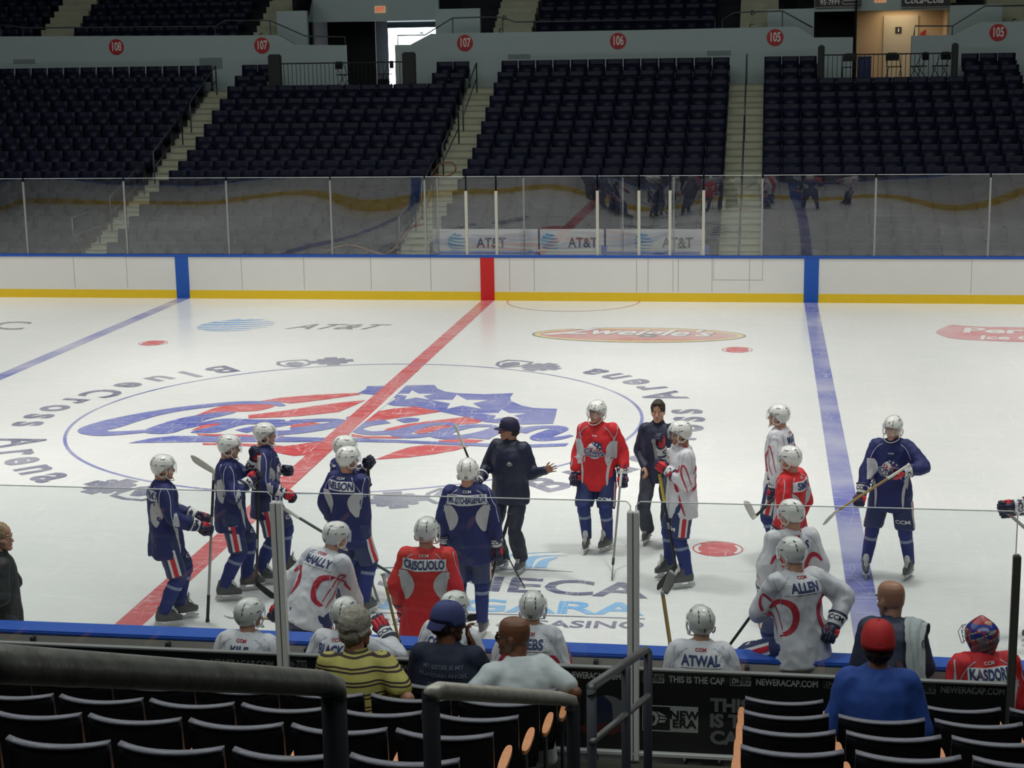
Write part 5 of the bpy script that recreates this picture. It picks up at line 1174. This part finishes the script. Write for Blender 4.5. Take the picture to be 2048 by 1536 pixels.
        for s_ in (-1, 1):
            hj, K, A, f = legs[s_]; ax = (A - K); n_ = ax.normalized(); X_ = (XA - n_ * XA.dot(n_)).normalized(); Y_ = n_.cross(X_); S = MB()
            if Y_.y < 0: Y_ = -Y_
            S.loft([(K + ax * t + Y_ * yo, X_ * w, Y_ * d) for t, w, d, yo in ((-.22, .072, .075, .0), (-.05, .078, .085, .012), (.08, .080, .088, .012), (.2, .070, .075, .002), (.4, .072, .082, -.012), (.6, .066, .072, -.012), (.8, .060, .070, -.014), (.93, .056, .068, -.014))], 0, 20)
            sk = S.build('sock', M_sock, rt, smooth=True); S = MB(); S.loft([(K + ax * t, X_ * w, Y_ * d) for t, w, d in ((.19, .0745, .083), (.23, .0745, .083), (.27, .0755, .085))], 0, 20, False); S.build('sock_tape', M_tape, sk, smooth=True)
            skate(rt, (A.x, A.y, A.z - .13), R(toes[0 if s_ < 0 else 1]))
    else:
        pm = {'coach': M_track, 'coach2': M_jean, 'bald': M_track, 'tee': M_jean, 'teen': M_jean, 'polo': M_jean}.get(kind, M_jean); Q = MB(); Q.loft([(H + Vector((0, 0, z)), XA * w, YA * d) for z, w, d in ((.08, .16, .12), (-.05, .175, .135), (-.12, .15, .13))], 0, 18)
        for s_ in (-1, 1):
            hj, K, A, f = legs[s_]; Q.cap(hj, K, .105, .085); Q.cap(K, A + (K - A).normalized() * .08, .085, .085)
        blob('trousers', Q, [pm], rt, .0165, 4, .016, 8, 5)
        for s_ in (-1, 1):
            hj, K, A, f = legs[s_]
            if skater: skate(rt, (A.x, A.y, A.z - .13), R(toes[0 if s_ < 0 else 1]))
            else:
                b = MB(); b.loft([(A + Vector((0, y, z)), XA * w, ZA * h) for y, z, w, h in ((-.07, -.045, .03, .03), (-.04, -.03, .042, .055), (.05, -.04, .045, .045), (.13, -.06, .046, .03), (.18, -.07, .03, .018))], 0, 14); b.build('shoe', M_boot, rt, smooth=True)
    return rt
kind_mat = {'coach': M_jack, 'coach2': mat('jacket_navy_plain', (.011, .016, .045), .6, var=.15, bump=.08), 'jacket': mat('jacket_black_green', (.016, .020, .020), .7, var=.25, bump=.1), 'bald': MATS['jacket_navy_plain'], 'tee': mat('shirt_pale_grey', (.62, .68, .68), .8, var=.06, scale=8, bump=.08), 'teen': mat('shirt_dark_navy', (.010, .016, .04), .8, var=.2), 'pull': mat('pullover_blue', (.012, .055, .27), .8, var=.12, scale=12, bump=.1)}
def striped():
    m = bpy.data.materials.new('polo_yellow_striped'); m.use_nodes = True; nt = m.node_tree; b = nt.nodes['Principled BSDF']; b.inputs['Roughness'].default_value = .8; N = nt.nodes.new
    tc = N('ShaderNodeTexCoord'); sp = N('ShaderNodeSeparateXYZ'); nt.links.new(tc.outputs['Object'], sp.inputs[0])
    a = N('ShaderNodeMath'); a.operation = 'MULTIPLY_ADD'; a.inputs[1].default_value = 13.0; a.inputs[2].default_value = .35; nt.links.new(sp.outputs['Z'], a.inputs[0])
    f = N('ShaderNodeMath'); f.operation = 'FRACT'; nt.links.new(a.outputs[0], f.inputs[0]); r = N('ShaderNodeValToRGB'); r.color_ramp.interpolation = 'CONSTANT'; e = r.color_ramp.elements
    e[0].position = 0; e[0].color = (.42, .38, .10, 1); e[1].position = .42; e[1].color = (.035, .02, .02, 1)
    for p, c in ((.57, (.42, .38, .10, 1)), (.70, (.035, .02, .02, 1)), (.85, (.42, .38, .10, 1))): q = e.new(p); q.color = c
    nt.links.new(f.outputs[0], r.inputs[0]); nt.links.new(r.outputs[0], b.inputs['Base Color']); return m
kind_mat['polo'] = striped()
# --- hockey stick between two points
M_shaft = mat('stick_shaft_black', (.02, .02, .022), .3, var=.2); M_shg = mat('stick_shaft_green_grey', (.07, .10, .09), .35); M_shy = mat('stick_shaft_yellow', (.55, .42, .05), .35); M_shl = mat('stick_shaft_silver', (.30, .30, .28), .35, .3); M_shgold = mat('stick_shaft_gold', (.32, .22, .06), .35)
M_twht = mat('stick_tape_white', (.62, .61, .55), .7, var=.12); M_tblk = mat('stick_tape_black', (.02, .02, .02), .75)
def stick(label, top, heel, blade, curve=(0, 0, 1), sm=None, bm_=None, grip=.18, gm=None, two=None, txt=None, facing=None):
    """top: knob end; heel: where shaft meets blade; blade: toe tip"""
    top = Vector(top); heel = Vector(heel); toe = Vector(blade); rt = empty('hockey_stick', tuple(heel), label=label, cat='hockey stick', group='hockey sticks')
    t0 = top - heel; e = toe - heel; ax = t0.normalized(); sd = ax.cross(e).normalized(); q = sd.cross(ax)
    b = MB(); b.loft([(t0 * s_, sd * .0125, q * .0165) for s_ in (0, .25, .5, .75, 1)], 0, 8); b.build('shaft', sm or M_shaft, rt)
    if two: b = MB(); b.loft([(t0 * s_, sd * .0135, q * .0175) for s_ in two[:2]], 0, 8); b.build('shaft_band', two[2], rt)
    b = MB(); b.loft([(t0 * (1 - grip * s_), sd * .0155, q * .0185) for s_ in (1, .5, .04, 0)], 0, 8); b.cyl(t0 * .985, t0 * 1.012, .022, n=10); b.build('grip_tape', gm or M_twht, rt)
    n = 9; up = (ax - e.normalized() * ax.dot(e.normalized())).normalized(); cv = Vector(curve).normalized(); rs = []
    for i in range(n):
        t = i / (n - 1); c = e * t + cv * (.035 * t * t) + ax * .0; h = .030 + .010 * math.sin(t * 2.6); h = h * (1 if t < .85 else 1 - (t - .85) * 4.2)
        rs.append((c + up * h * .5, up * h, sd * .0048 if abs(sd.dot(cv)) > -1 else sd * .004))
    b = MB(); b.loft(rs, 0, 10); b.cap((0, 0, 0), t0 * .06, .016, .016, n=8); b.build('blade', bm_ or M_tblk, rt, smooth=True)
    if txt:
        b = MB(); vs, fs_ = text(txt, .028, 1.2, bold=.03); D = Vector(facing); D = (D - ax * D.dot(ax)).normalized(); Yd = D.cross(ax)
        b.add([t0 * .33 + ax * x + Yd * y - D * .019 for x, y in vs], fs_); b.build('shaft_lettering', M_letl, rt)
    return rt
# ------------------------------------------------------------------ people on the ice
def hy(u, v, y): return at(u, v, y=y)
UP = (0, 0, 1)
# left group
yA = -9.9
person('player in blue jersey at far left of the standing group, holding his stick upside down', (.44, yA), -66, 1.90, kind='blue', name='VALENTINO', head=(-8, -4), Rr=hy(396, 1052, -10.02), L=hy(392, 1032, -9.72), helm=True, hair=M_hairb, feet=[(.50, -9.75, 0), (.42, -10.02, 0)], gaxis=((0, 0, 1), (0, 0, 1)))
stick('stick held upside down by the leftmost standing player, pale taped blade in the air', hy(415, 1243, -9.8), hy(428, 940, -9.86), hy(385, 910, -9.8), (0, -1, .2), M_shl, M_twht, gm=M_tblk, two=(.02, .30, M_shaft))
yB = -8.95
person('smiling player in blue jersey with both gloves on an upright stick, second from left', (.84, yB), -72, 1.90, kind='blue', head=(-6, -8), L=hy(508, 920, -8.85), Rr=hy(498, 962, -9.02), hair=M_hairb, feet=[(.93, -8.75, 0), (.78, -9.12, 0)], crestx=True, gaxis=(UP, UP), eR=(.6, -.3, -.7), eL=(-.3, -.2, -.8))
stick('dark upright stick under the gloves of the smiling player in blue', hy(518, 915, -8.93), hy(513, 1170, -8.93), hy(552, 1206, -9.0), (0, 0, 1), M_shaft, M_tblk, txt='NEXUS', facing=(0, 1, 0))
yC = -8.35
person('player in blue jersey behind the smiling one, looking right with a raised dark mitt', (1.06, yC), -80, 1.90, kind='blue', head=(0, 0), L=hy(563, 940, -8.15), Rr=hy(566, 985, -8.6), hair=M_hairb, feet=[(1.2, -8.2, 0), (1.0, -8.52, 0)], crestx=True, gloves=(2, 1), gaxis=(UP, (1, 0, -.6)))
stick('green grey stick held low and slanting behind the red jersey player', hy(556, 1010, -8.6), hy(800, 1158, -8.9), hy(822, 1190, -8.95), (0, 0, 1), M_shg, M_tblk)
person('player in blue jersey half hidden behind another, both hands raised on a stick', (2.12, -8.85), -52, 1.89, kind='blue', head=(-10, -4), L=hy(730, 935, -8.65), Rr=hy(722, 970, -8.95), hair=M_hairb, gloves=(2, 1), gaxis=(UP, UP), eR=(.7, -.2, -.7))
stick('tall thin stick held upright by the half hidden player in blue', hy(736, 925, -8.8), hy(745, 1170, -8.85), hy(760, 1222, -9.0), (0, 0, 1), M_shl, M_twht, grip=.14, gm=M_tblk, two=(.0, .18, M_shaft))
person('player in blue jersey seen from behind, white name patch, standing beside the post', (2.30, -9.38), -24, 1.90, kind='blue', name='NELSON', num='34', head=(-28, -2), Rr=hy(728, 1075, -9.35), hair=M_hairb, gaxis=((1, 0, 0), (1, 0, -.5)))
person('player in blue jersey seen squarely from behind with a long name patch', (3.70, -9.95), 4, 1.945, kind='blue', name='MUZITO-BAGENDA', num='65', head=(-2, 0), Rr=hy(992, 1090, -9.9), hair=M_hairb, stance=.12, gaxis=((1, 0, 0), (.3, 0, 1)), eR=(1, -.3, 0))
stick('stick held low in the right hand of the player with the long name patch', hy(1019, 1030, -9.7), hy(960, 1235, -9.85), hy(915, 1248, -9.9), (0, 0, 1), M_shaft, M_tblk, gm=M_tblk)
person('coach in navy jacket and cap, arm stretched out with an open hand', (3.79, -7.75), 158, 1.86, kind='coach', head=(-52, -2), helm=False, capon=True, hair=M_hairb, Rr=hy(958, 958, -7.9), L=hy(1092, 940, -8.0), gloves=('open', 2), gaxis=((.05, .2, -1), (1, 0, 0)), stance=.13, bulk=1.24, skin=M_skt, eR=(.7, -.5, -1), eL=(.1, -.2, -1))
stick('coach stick, white taped knob showing over a white helmet, dark blade near his skate', hy(911, 852, -7.9), hy(1018, 1118, -8.1), hy(1050, 1182, -8.35), (0, 0, 1), M_shaft, M_tblk, grip=.16)
person('player in red jersey facing the camera with crest and one stick, right of the coach', (4.70, -6.85), 172, 1.90, kind='red', num='12', head=(-22, -4), Rr=hy(1152, 945, -6.9), L=hy(1245, 948, -6.95), crestx=True, feet=[(4.82, -6.85, 0), (4.57, -6.9, 0)], toes=(-22, 4), gaxis=((1, 0, .0), (1, 0, 0)), eL=(-.4, -1, 0), eR=(.4, -1, 0))
stick('thin dark stick held straight down by the player in red facing the camera', hy(1243, 940, -7.05), hy(1226, 1128, -7.6), hy(1224, 1166, -8.0), (0, 0, 1), M_shl, M_tblk)
person('bareheaded coach with dark hair in navy jacket, standing behind the bearded white jersey player', (5.40, -6.5), 176, 1.82, kind='coach2', head=(0, -3), helm=False, hair=M_hairb, Rr=hy(1289, 935, -6.65), gloves=('relaxed', 'relaxed'), gaxis=((0, -1, 0), (0, 1, 0)), bulk=1.08, stance=.13)
person('player in white jersey facing left, both gloves on the stick knob', (5.76, -8.0), 106, 1.93, kind='white', num='17', head=(-4, -6), L=hy(1334, 940, -8.12), Rr=hy(1322, 893, -7.85), crestx=True, feet=[(5.82, -8.14, 0), (5.60, -7.8, 0)], hair=M_hairb, skin=M_skt, gaxis=(UP, UP), eL=(-.5, -.6, -.5), eR=(.4, -.2, -.8), toes=(10, 25))
stick('black and yellow stick in front of the white jersey player facing left', hy(1307, 882, -8.0), hy(1352, 1135, -8.25), hy(1322, 1182, -8.4), (-1, 0, .3), M_shaft, M_tblk, two=(.52, .74, M_shy), txt='CCM', facing=(0, 1, 0), gm=M_shl)
person('player in white jersey facing left, farthest back on the right side', (6.84, -7.0), 74, 1.915, kind='white', num='11', name='MATT', head=(8, 2), L=hy(1546, 985, -7.3), feet=[(6.83, -7.18, 0), (6.87, -6.85, 0)], hair=M_hairb, gaxis=((1, 0, -.4), UP))
stick('stick with pale blade raised off the ice, in front of the rear white jersey player', hy(1600, 950, -7.4), hy(1506, 1037, -7.5), hy(1488, 1008, -7.5), (0, 0, 1), M_shaft, M_twht)
person('player in red jersey facing left, standing before the rear white jersey player', (6.94, -8.95), 66, 1.90, kind='red', name='SMITH', head=(0, -4), hair=M_hairb, gaxis=((1, 0, 0), (1, 0, 0)))
person('player in white jersey from behind, beyond the one sitting on the boards', (6.92, -10.95), 18, 1.88, kind='white', name='MYERS', num='41', head=(30, -10), hair=M_hairb)
person('player in blue jersey facing the camera beside the blue line, stick across his body', (8.08, -7.5), 168, 1.92, kind='blue', num='16', head=(-14, -10), Rr=hy(1722, 990, -7.7), L=hy(1806, 945, -7.85), crestx=True, stance=.22, feet=[(8.31, -7.52, 0), (7.82, -7.5, 0)], toes=(-12, 12), gaxis=((1, 0, .5), (1, 0, .5)), eL=(-1, -.3, -.2), eR=(1, -.4, -.2))
stick('stick carried across the body by the blue jersey player at right, pale taped knob', hy(1818, 930, -7.95), hy(1668, 1026, -8.1), hy(1646, 1043, -8.1), (0, 0, -1), M_shgold, M_twht, gm=M_twht, grip=.28)
person('player in white jersey cut off by the right edge of the picture, reaching left', (9.60, -9.3), 88, 1.93, lean=-6, kind='white', L=hy(2022, 1012, -9.6), Rr=hy(2030, 1020, -9.2), feet=[(9.42, -9.55, 0), (9.55, -9.05, 0)], gaxis=((1, 0, -1), (1, 0, -1)), hair=M_hairb)
stick('grey stick held by the player at the right edge', hy(1998, 1010, -9.5), hy(2110, 1110, -9.8), hy(2130, 1160, -9.9), (0, 0, 1), M_shl, M_tblk)
person('sandy haired man in dark jacket leaning on the blue rail at the left edge', (-.19, -12.32), -60, 1.84, kind='jacket', head=(-30, 0), helm=False, hair=M_hairl, gloves=('relaxed', 'relaxed'), Rr=(-.27, -12.74, 1.13), L=(-.35, -12.3, 1.15), eR=(.3, 1, -.5), eL=(-.2, 1, -.5), gaxis=((1, 0, 0), (1, 0, 0)), bulk=1.05)
# ------------------------------------------------------------------ at the near boards
person('player in white jersey bending forward beyond the boards, number 10 helmet', (2.62, -12.15), -26, 1.90, lean=25, roll=6, hip=1.03, kind='white', name='McNALLY', num='10', head=(-16, -8), L=hy(556, 1215, -11.95), Rr=hy(715, 1215, -11.75), hair=M_hairb, hunch=.5, gaxis=((1, 0, 0), (1, 0, 0)), feet=[(2.55, -12.2, 0), (2.85, -12.1, 0)], slack=-.09)
stick('gold shafted stick lying low beyond the boards, left of the glass post', hy(560, 1238, -11.9), hy(470, 1235, -11.85), hy(448, 1238, -11.9), (0, 0, 1), M_shgold, M_shl, gm=M_shgold)
person('player in red jersey seen from behind with name patch, number 51 helmet', (3.69, -11.95), -2, 1.91, kind='red', name='CRISCUOLO', num='51', head=(-8, -2), gaxis=((1, 0, 0), (1, 0, 0)), slack=.08, bulk=1.07)
person('player in white jersey sitting on top of the boards, number 7 helmet', (6.97, -12.86), 28, 2.06, hip=1.19, lean=10, kind='white', name='ALLEN', num='7', head=(12, -10), L=hy(1516, 1222, -12.55), Rr=hy(1668, 1250, -12.85), hair=M_hairb, hunch=.3, gaxis=((1, .5, 0), (1, 0, 0)), feet=[(6.15, -12.52, .55), (6.7, -12.35, .35)], slack=-.02, eR=(1, .1, .2), bulk=1.04)
stick('dark stick leaning on the boards at the knees of the sitting white jersey player', hy(1512, 1218, -12.5), hy(1452, 1300, -12.6), hy(1430, 1330, -12.6), (0, 0, 1), M_shaft, M_tblk)
SEATF = lambda x, y: [(x - .15, y + .42, .28), (x + .15, y + .42, .28)]
bench = [
 ('KILE', '23', (2.59, -13.86), -6, 1.72, (-22, 0), {}, 'player in white jersey seated left of the first glass post, number 23 helmet'),
 ('BLACKER', '43', (3.34, -13.76), -8, 1.72, (-14, 0), dict(Rr=hy(768, 1262, -13.45), eR=(1, -.2, -.6), gaxis=((1, 0, 0), (1, 0, .1))), 'player in white jersey seated behind the grey haired man, glove raised on a stick'),
 ('CORNEL', None, (4.17, -13.52), -14, 1.72, (-24, -4), {}, 'player in white jersey seated in front of the red jersey, behind the blue cap'),
 ('KREBS', '26', (4.83, -13.46), -2, 1.72, (0, 0), {}, 'player in white jersey seated before the bald man, number 26 helmet'),
 ('ATWAL', '8', (6.19, -13.66), 2, 1.72, (14, -4), {}, 'player in white jersey seated right of the second glass post, scuffed helmet')]
for nm, num, p, yw, tp, hd_, kw, lab in bench:
    person(lab, p, yw, tp, kind='white', name=nm, num=num, head=hd_, hip=.85, feet=SEATF(*p), lean=8, hair=M_hairb, hunch=.4, bulk=1.08, **kw)
stick('stick gripped in the raised glove of the seated number 43 player', hy(766, 1148, -13.3), hy(800, 1290, -13.4), hy(815, 1330, -13.35), (0, 0, 1), M_shgold, M_tblk)
stick('upright stick left of the scuffed helmet, pale worn blade over the ice', hy(1341, 1292, -13.2), hy(1325, 1185, -13.0), hy(1342, 1148, -12.95), (0, 0, 1), M_shgold, M_shl, grip=.05, gm=M_shgold)
gk = person('goalie in red jersey seated at the right with a painted mask', (8.33, -13.62), 14, 1.72, kind='goalie', name='KASDORF', head=(24, -6), hip=.83, feet=SEATF(8.33, -13.62), lean=6, helm=False, bulk=1.12, hunch=.3)
person('bald coach in navy jacket with a grey towel over his shoulder', (7.66, -13.42), 2, 1.80, kind='bald', head=(34, -8), helm=False, hip=1.0, lean=18, feet=[(7.5, -13.3, .28), (7.85, -13.3, .28)], skin=M_skt, bulk=1.34, hunch=.5, gloves=('none', 'none'), L=(7.42, -13.05, 1.14), Rr=(7.92, -13.05, 1.14), eL=(-.3, -.6, -1), eR=(.3, -.6, -1), hs=1.22)
# goalie mask, painted; worn on the head
hm = gk
eyes = [c for c in gk.children if c.name.startswith('eye')]
eL_ = [c for c in gk.children if c.name.split('.')[0] == 'eye']
Hm = eL_[0].matrix_local @ Matrix.Translation((.031, -.088, -.004))
mb = MB(); rs = []
for j in range(31):
    h = j / 30; row = []
    for i in range(90):
        az = 2 * math.pi * i / 90; c, s_ = math.cos(az), math.sin(az); z = .15 - .30 * h; ww = math.sin(math.pi * min(.5, .03 + h * 1.1)) ; ww = min(1, ww) * (1 if h < .6 else 1 - .38 * (h - .6) / .4)
        row.append(Vector((s_ * .118 * ww, c * (.145 if c > 0 else .135) * ww - .002, z)))
    rs.append(row)
mb.rings(rs, 0, True)
for k, f in enumerate(mb.f):
    c = sum((mb.v[i] for i in f), Vector()) / len(f); a = math.atan2(c.x, c.y)
    mb.m[k] = 1 if c.z > .10 and abs(a) > .7 else (2 if c.z > .055 else (3 if abs(math.sin(a * 3 + c.z * 60)) < .25 else (1 if noise.noise(c * 22) > .12 else (2 if noise.noise(c * 18 + Vector((5, 5, 5))) > 0 else 4))))
mk = mb.build('goalie_mask', [mat('mask_white', (.55, .55, .53), .25, coat=.4), mat('mask_red', (.35, .02, .03), .25, coat=.4), mat('mask_blue', (.02, .03, .22), .25, coat=.4), mat('mask_cream', (.42, .38, .32), .3), mat('mask_grey', (.16, .16, .18), .3)], gk, smooth=True); mk.matrix_local = Hm
cg = MB()
for i in range(6): x = -.075 + .03 * i; cg.tube([(x, .125, .07), (x * 1.1, .168, .01), (x * .9, .150, -.085)], .003, n=5)
for z in (.05, .01, -.035, -.075): cg.tube([(-.09, .11, z), (-.05, .158, z), (0, .168, z), (.05, .158, z), (.09, .11, z)], .003, n=5)
cg.build('mask_cage', M_steel, mk)
# grey towel over the coach's shoulder
bc = [o for o in COL.objects if o.get('label', '').startswith('bald coach')][0]; bj = [c for c in bc.children if c.name.startswith('jacket')][0]
bpy.context.view_layer.update(); Mw = bj.matrix_world.copy(); bjv = BVHTree.FromPolygons([Mw @ v.co for v in bj.data.vertices], [tuple(p.vertices) for p in bj.data.polygons])
tb = MB(); rows = []; fr = []
pth = [(7.86, -13.05, 1.25), (7.87, -13.15, 1.42), (7.86, -13.30, 1.56), (7.86, -13.45, 1.55), (7.87, -13.60, 1.42), (7.89, -13.68, 1.25), (7.91, -13.72, 1.08), (7.92, -13.72, .96)]
for p in cr(pth, 4):
    for k in range(13):
        t = -1 + k / 6; q = Vector((p[0] + t * .115, p[1], p[2])); h = bjv.find_nearest(q); n_ = h[1]
        w = .016 + .010 * math.sin(k * 1.3 + p[2] * 4) + .006 * math.sin(k * 2.9); q2 = h[0] + n_ * w; rows.append(q2.lerp(q, .25)); fr.append(n_)
n = len(rows) // 13; fs = [(j * 13 + i, j * 13 + i + 1, (j + 1) * 13 + i + 1, (j + 1) * 13 + i) for j in range(n - 1) for i in range(12)]
tb.add(rows, fs); tb.add([p + q * .008 for p, q in zip(rows, fr)], fs)
tw_ = tb.build('towel', mat('towel_grey', (.38, .42, .42), .9, var=.08, scale=50, bump=.2), smooth=True); tag(tw_, 'pale grey towel with black lettering over the bald coach shoulder', 'towel')
bb = BVHTree.FromPolygons([v.co for v in tw_.data.vertices], [tuple(p.vertices) for p in tw_.data.polygons]); d = MB(); vs, fs_ = text('GAI', .085, 1.0, bold=.04); wrap(d, bb, vs, fs_, Vector((7.9, -13.9, 1.12)), XA, ZA, YA, .012); vs, fs_ = text('C', .07, .8, bold=.05); wrap(d, bb, vs, fs_, Vector((7.88, -13.9, 1.42)), XA, ZA, YA, .012); d.build('towel_lettering', M_black, tw_)
# ------------------------------------------------------------------ spectators in the near seats
def seatfeet(x, y, z): return [(x - .14, y + .5, z), (x + .14, y + .5, z)]
sp1 = person('grey haired man in yellow shirt with dark stripes, seated in the near stand', (4.10, -16.12), 6, 2.44, kind='polo', head=(-32, -4), helm=False, hair=M_hairg, hip=1.62, lean=6, feet=seatfeet(4.1, -16.0, 1.25), gloves=('relaxed', 'relaxed'), Rr=(4.42, -16.0, 1.72), L=(3.9, -15.75, 1.7), bulk=1.16, skin=M_skt, gaxis=((1, 0, 0), (1, 0, 0)), hunch=.5, hs=1.08)
sp2 = person('fan in backwards blue cap and dark shirt with faded wing print', (4.50, -15.32), -4, 2.24, kind='teen', head=(-48, -8), helm=False, capon=True, hair=M_hairb, hip=1.40, lean=4, feet=seatfeet(4.5, -15.25, 1.0), gloves=('relaxed', 'relaxed'), bulk=1.18, skin=M_skb, Rr=(4.64, -15.12, 1.93), eR=(.2, .5, -1), gaxis=((1, 0, 0), (0, 1, 0)), L=(4.35, -15.0, 1.45), hunch=.3, hs=1.08)
sp3 = person('bald man in pale shirt and sunglasses looking left', (5.14, -15.35), 30, 2.15, kind='tee', head=(48, -2), helm=False, hip=1.32, lean=10, feet=seatfeet(5.0, -15.25, 1.0), gloves=('relaxed', 'relaxed'), bulk=1.16, skin=M_skb, L=(4.72, -15.25, 1.52), Rr=(5.4, -15.15, 1.40), eL=(-1, -.6, -.3), gaxis=((1, 0, 0), (1, 0, 0)), hunch=.4, hs=1.1)
sp4 = person('man in red cap and blue pullover seated right of the aisle', (7.33, -16.15), 2, 2.545, kind='pull', head=(0, -6), helm=False, capon=True, hair=M_hairb, hip=1.66, lean=4, feet=seatfeet(7.33, -16.0, 1.25), gloves=('none', 'none'), bulk=1.22, skin=M_skt, hunch=.5, hs=1.1)
def headmat(p): e = [c for c in p.children if c.name.split('.')[0] == 'eye'][0]; return e.matrix_local @ Matrix.Translation((.031, -.088, -.004))
def cap(parent, m, back, mp=None):
    Hm = headmat(parent); b = MB(); rs = []
    for j in range(10):
        t = j / 9; a = t * math.pi / 2; row = []
        for i in range(32):
            az = 2 * math.pi * i / 32; r_ = math.cos(a * .98) ** .6; row.append(Vector((math.sin(az) * .094 * r_, math.cos(az) * .121 * r_ - .006, .022 + (.118 if back != 2 else .112) * math.sin(a) - (.03 if (math.cos(az) < 0) == (back == 0) else 0) * (1 - t))))
        rs.append(row)
    b.rings(rs, 0); b.ell((0, -.006, .142), (.008, .008, .005), 0, 8); o = b.build('cap', m, parent, smooth=True); o.matrix_local = Hm
    s_ = -1 if back else 1; br = MB(); n = 16; rw = []; dn = .055 if back else 0
    for i in range(n + 1):
        az = R(-62 + 124 * i / n); x = math.sin(az) * .088; y = math.cos(az) * .110; e = .072 * math.cos(az) ** .6 if abs(az) < R(61.9) else 0; rw.append((Vector((x, s_ * y - .006, .026)), Vector((x * 1.03, s_ * (y + e * (.35 if back else 1)) - .006, .016 - 6 * x * x * .3 - dn * (e / .072)))))
    vs = [q for a, c in rw for q in (a, c)] + [q + Vector((0, 0, .004)) for a, c in rw for q in (a, c)]; k = 2 * (n + 1); fs = []
    for i in range(n): fs += [(2 * i, 2 * i + 1, 2 * i + 3, 2 * i + 2), (k + 2 * i, k + 2 * i + 2, k + 2 * i + 3, k + 2 * i + 1), (2 * i + 1, k + 2 * i + 1, k + 2 * i + 3, 2 * i + 3)]
    br.add(vs, fs); br.build('cap_brim', mp or m, o, smooth=True)
    return o
coach = [o for o in COL.objects if o.get('label', '').startswith('coach in navy jacket and cap')][0]
cc = cap(coach, mat('cap_navy', (.012, .010, .04), .7, var=.1), 0)
b = MB(); b.ell((0, .10, .075), (.022, .012, .016), 0, 10); b.build('cap_emblem', M_letl, cc)
cap(sp2, mat('cap_blue', (.05, .062, .19), .75, var=.12), 1)
cr_ = cap(sp4, mat('cap_red', (.42, .012, .014), .75, var=.12), 0)
b = MB(); b.ell((0, -.118, .03), (.016, .006, .014), 0, 10); b.build('cap_emblem', M_gnav, cr_)
# sunglasses
Hm = headmat(sp3); b = MB()
for s_ in (-1, 1): b.ell((s_ * .033, .104, .004), (.028, .008, .018), 0, 12); b.tube([(s_ * .06, .095, .010), (s_ * .078, .05, .010), (s_ * .082, -.02, .002)], .0035, n=6)
b.tube([(-.01, .108, .008), (.01, .108, .008)], .003, n=6); o = b.build('sunglasses', mat('sunglass_black', (.01, .01, .01), .15), sp3, smooth=True); o.matrix_local = Hm

# seats in use have their pans folded down
pf = MB(); pf.box((0, .26, .43), (.44, .40, .06), 0, None, .02); ME_FLAT = pf.mesh('seat_pan', [M_sback])
for p in (sp1, sp2, sp3, sp4):
    best = sorted([o for o in COL.objects if o.name.startswith('stadium_seat') and o.parent is None and o.location.y < -10], key=lambda o: (Vector(o.location).xy - Vector((p.location.x, p.location.y - .28)).xy).length)[0]
    for c in best.children:
        if c.name.startswith('seat_pan'): c.data = ME_FLAT
    best['label'] = best['label'].replace('folding seat', 'seat, occupied,'); p.location.x = best.location.x if abs(best.location.x - p.location.x) < .08 else p.location.x
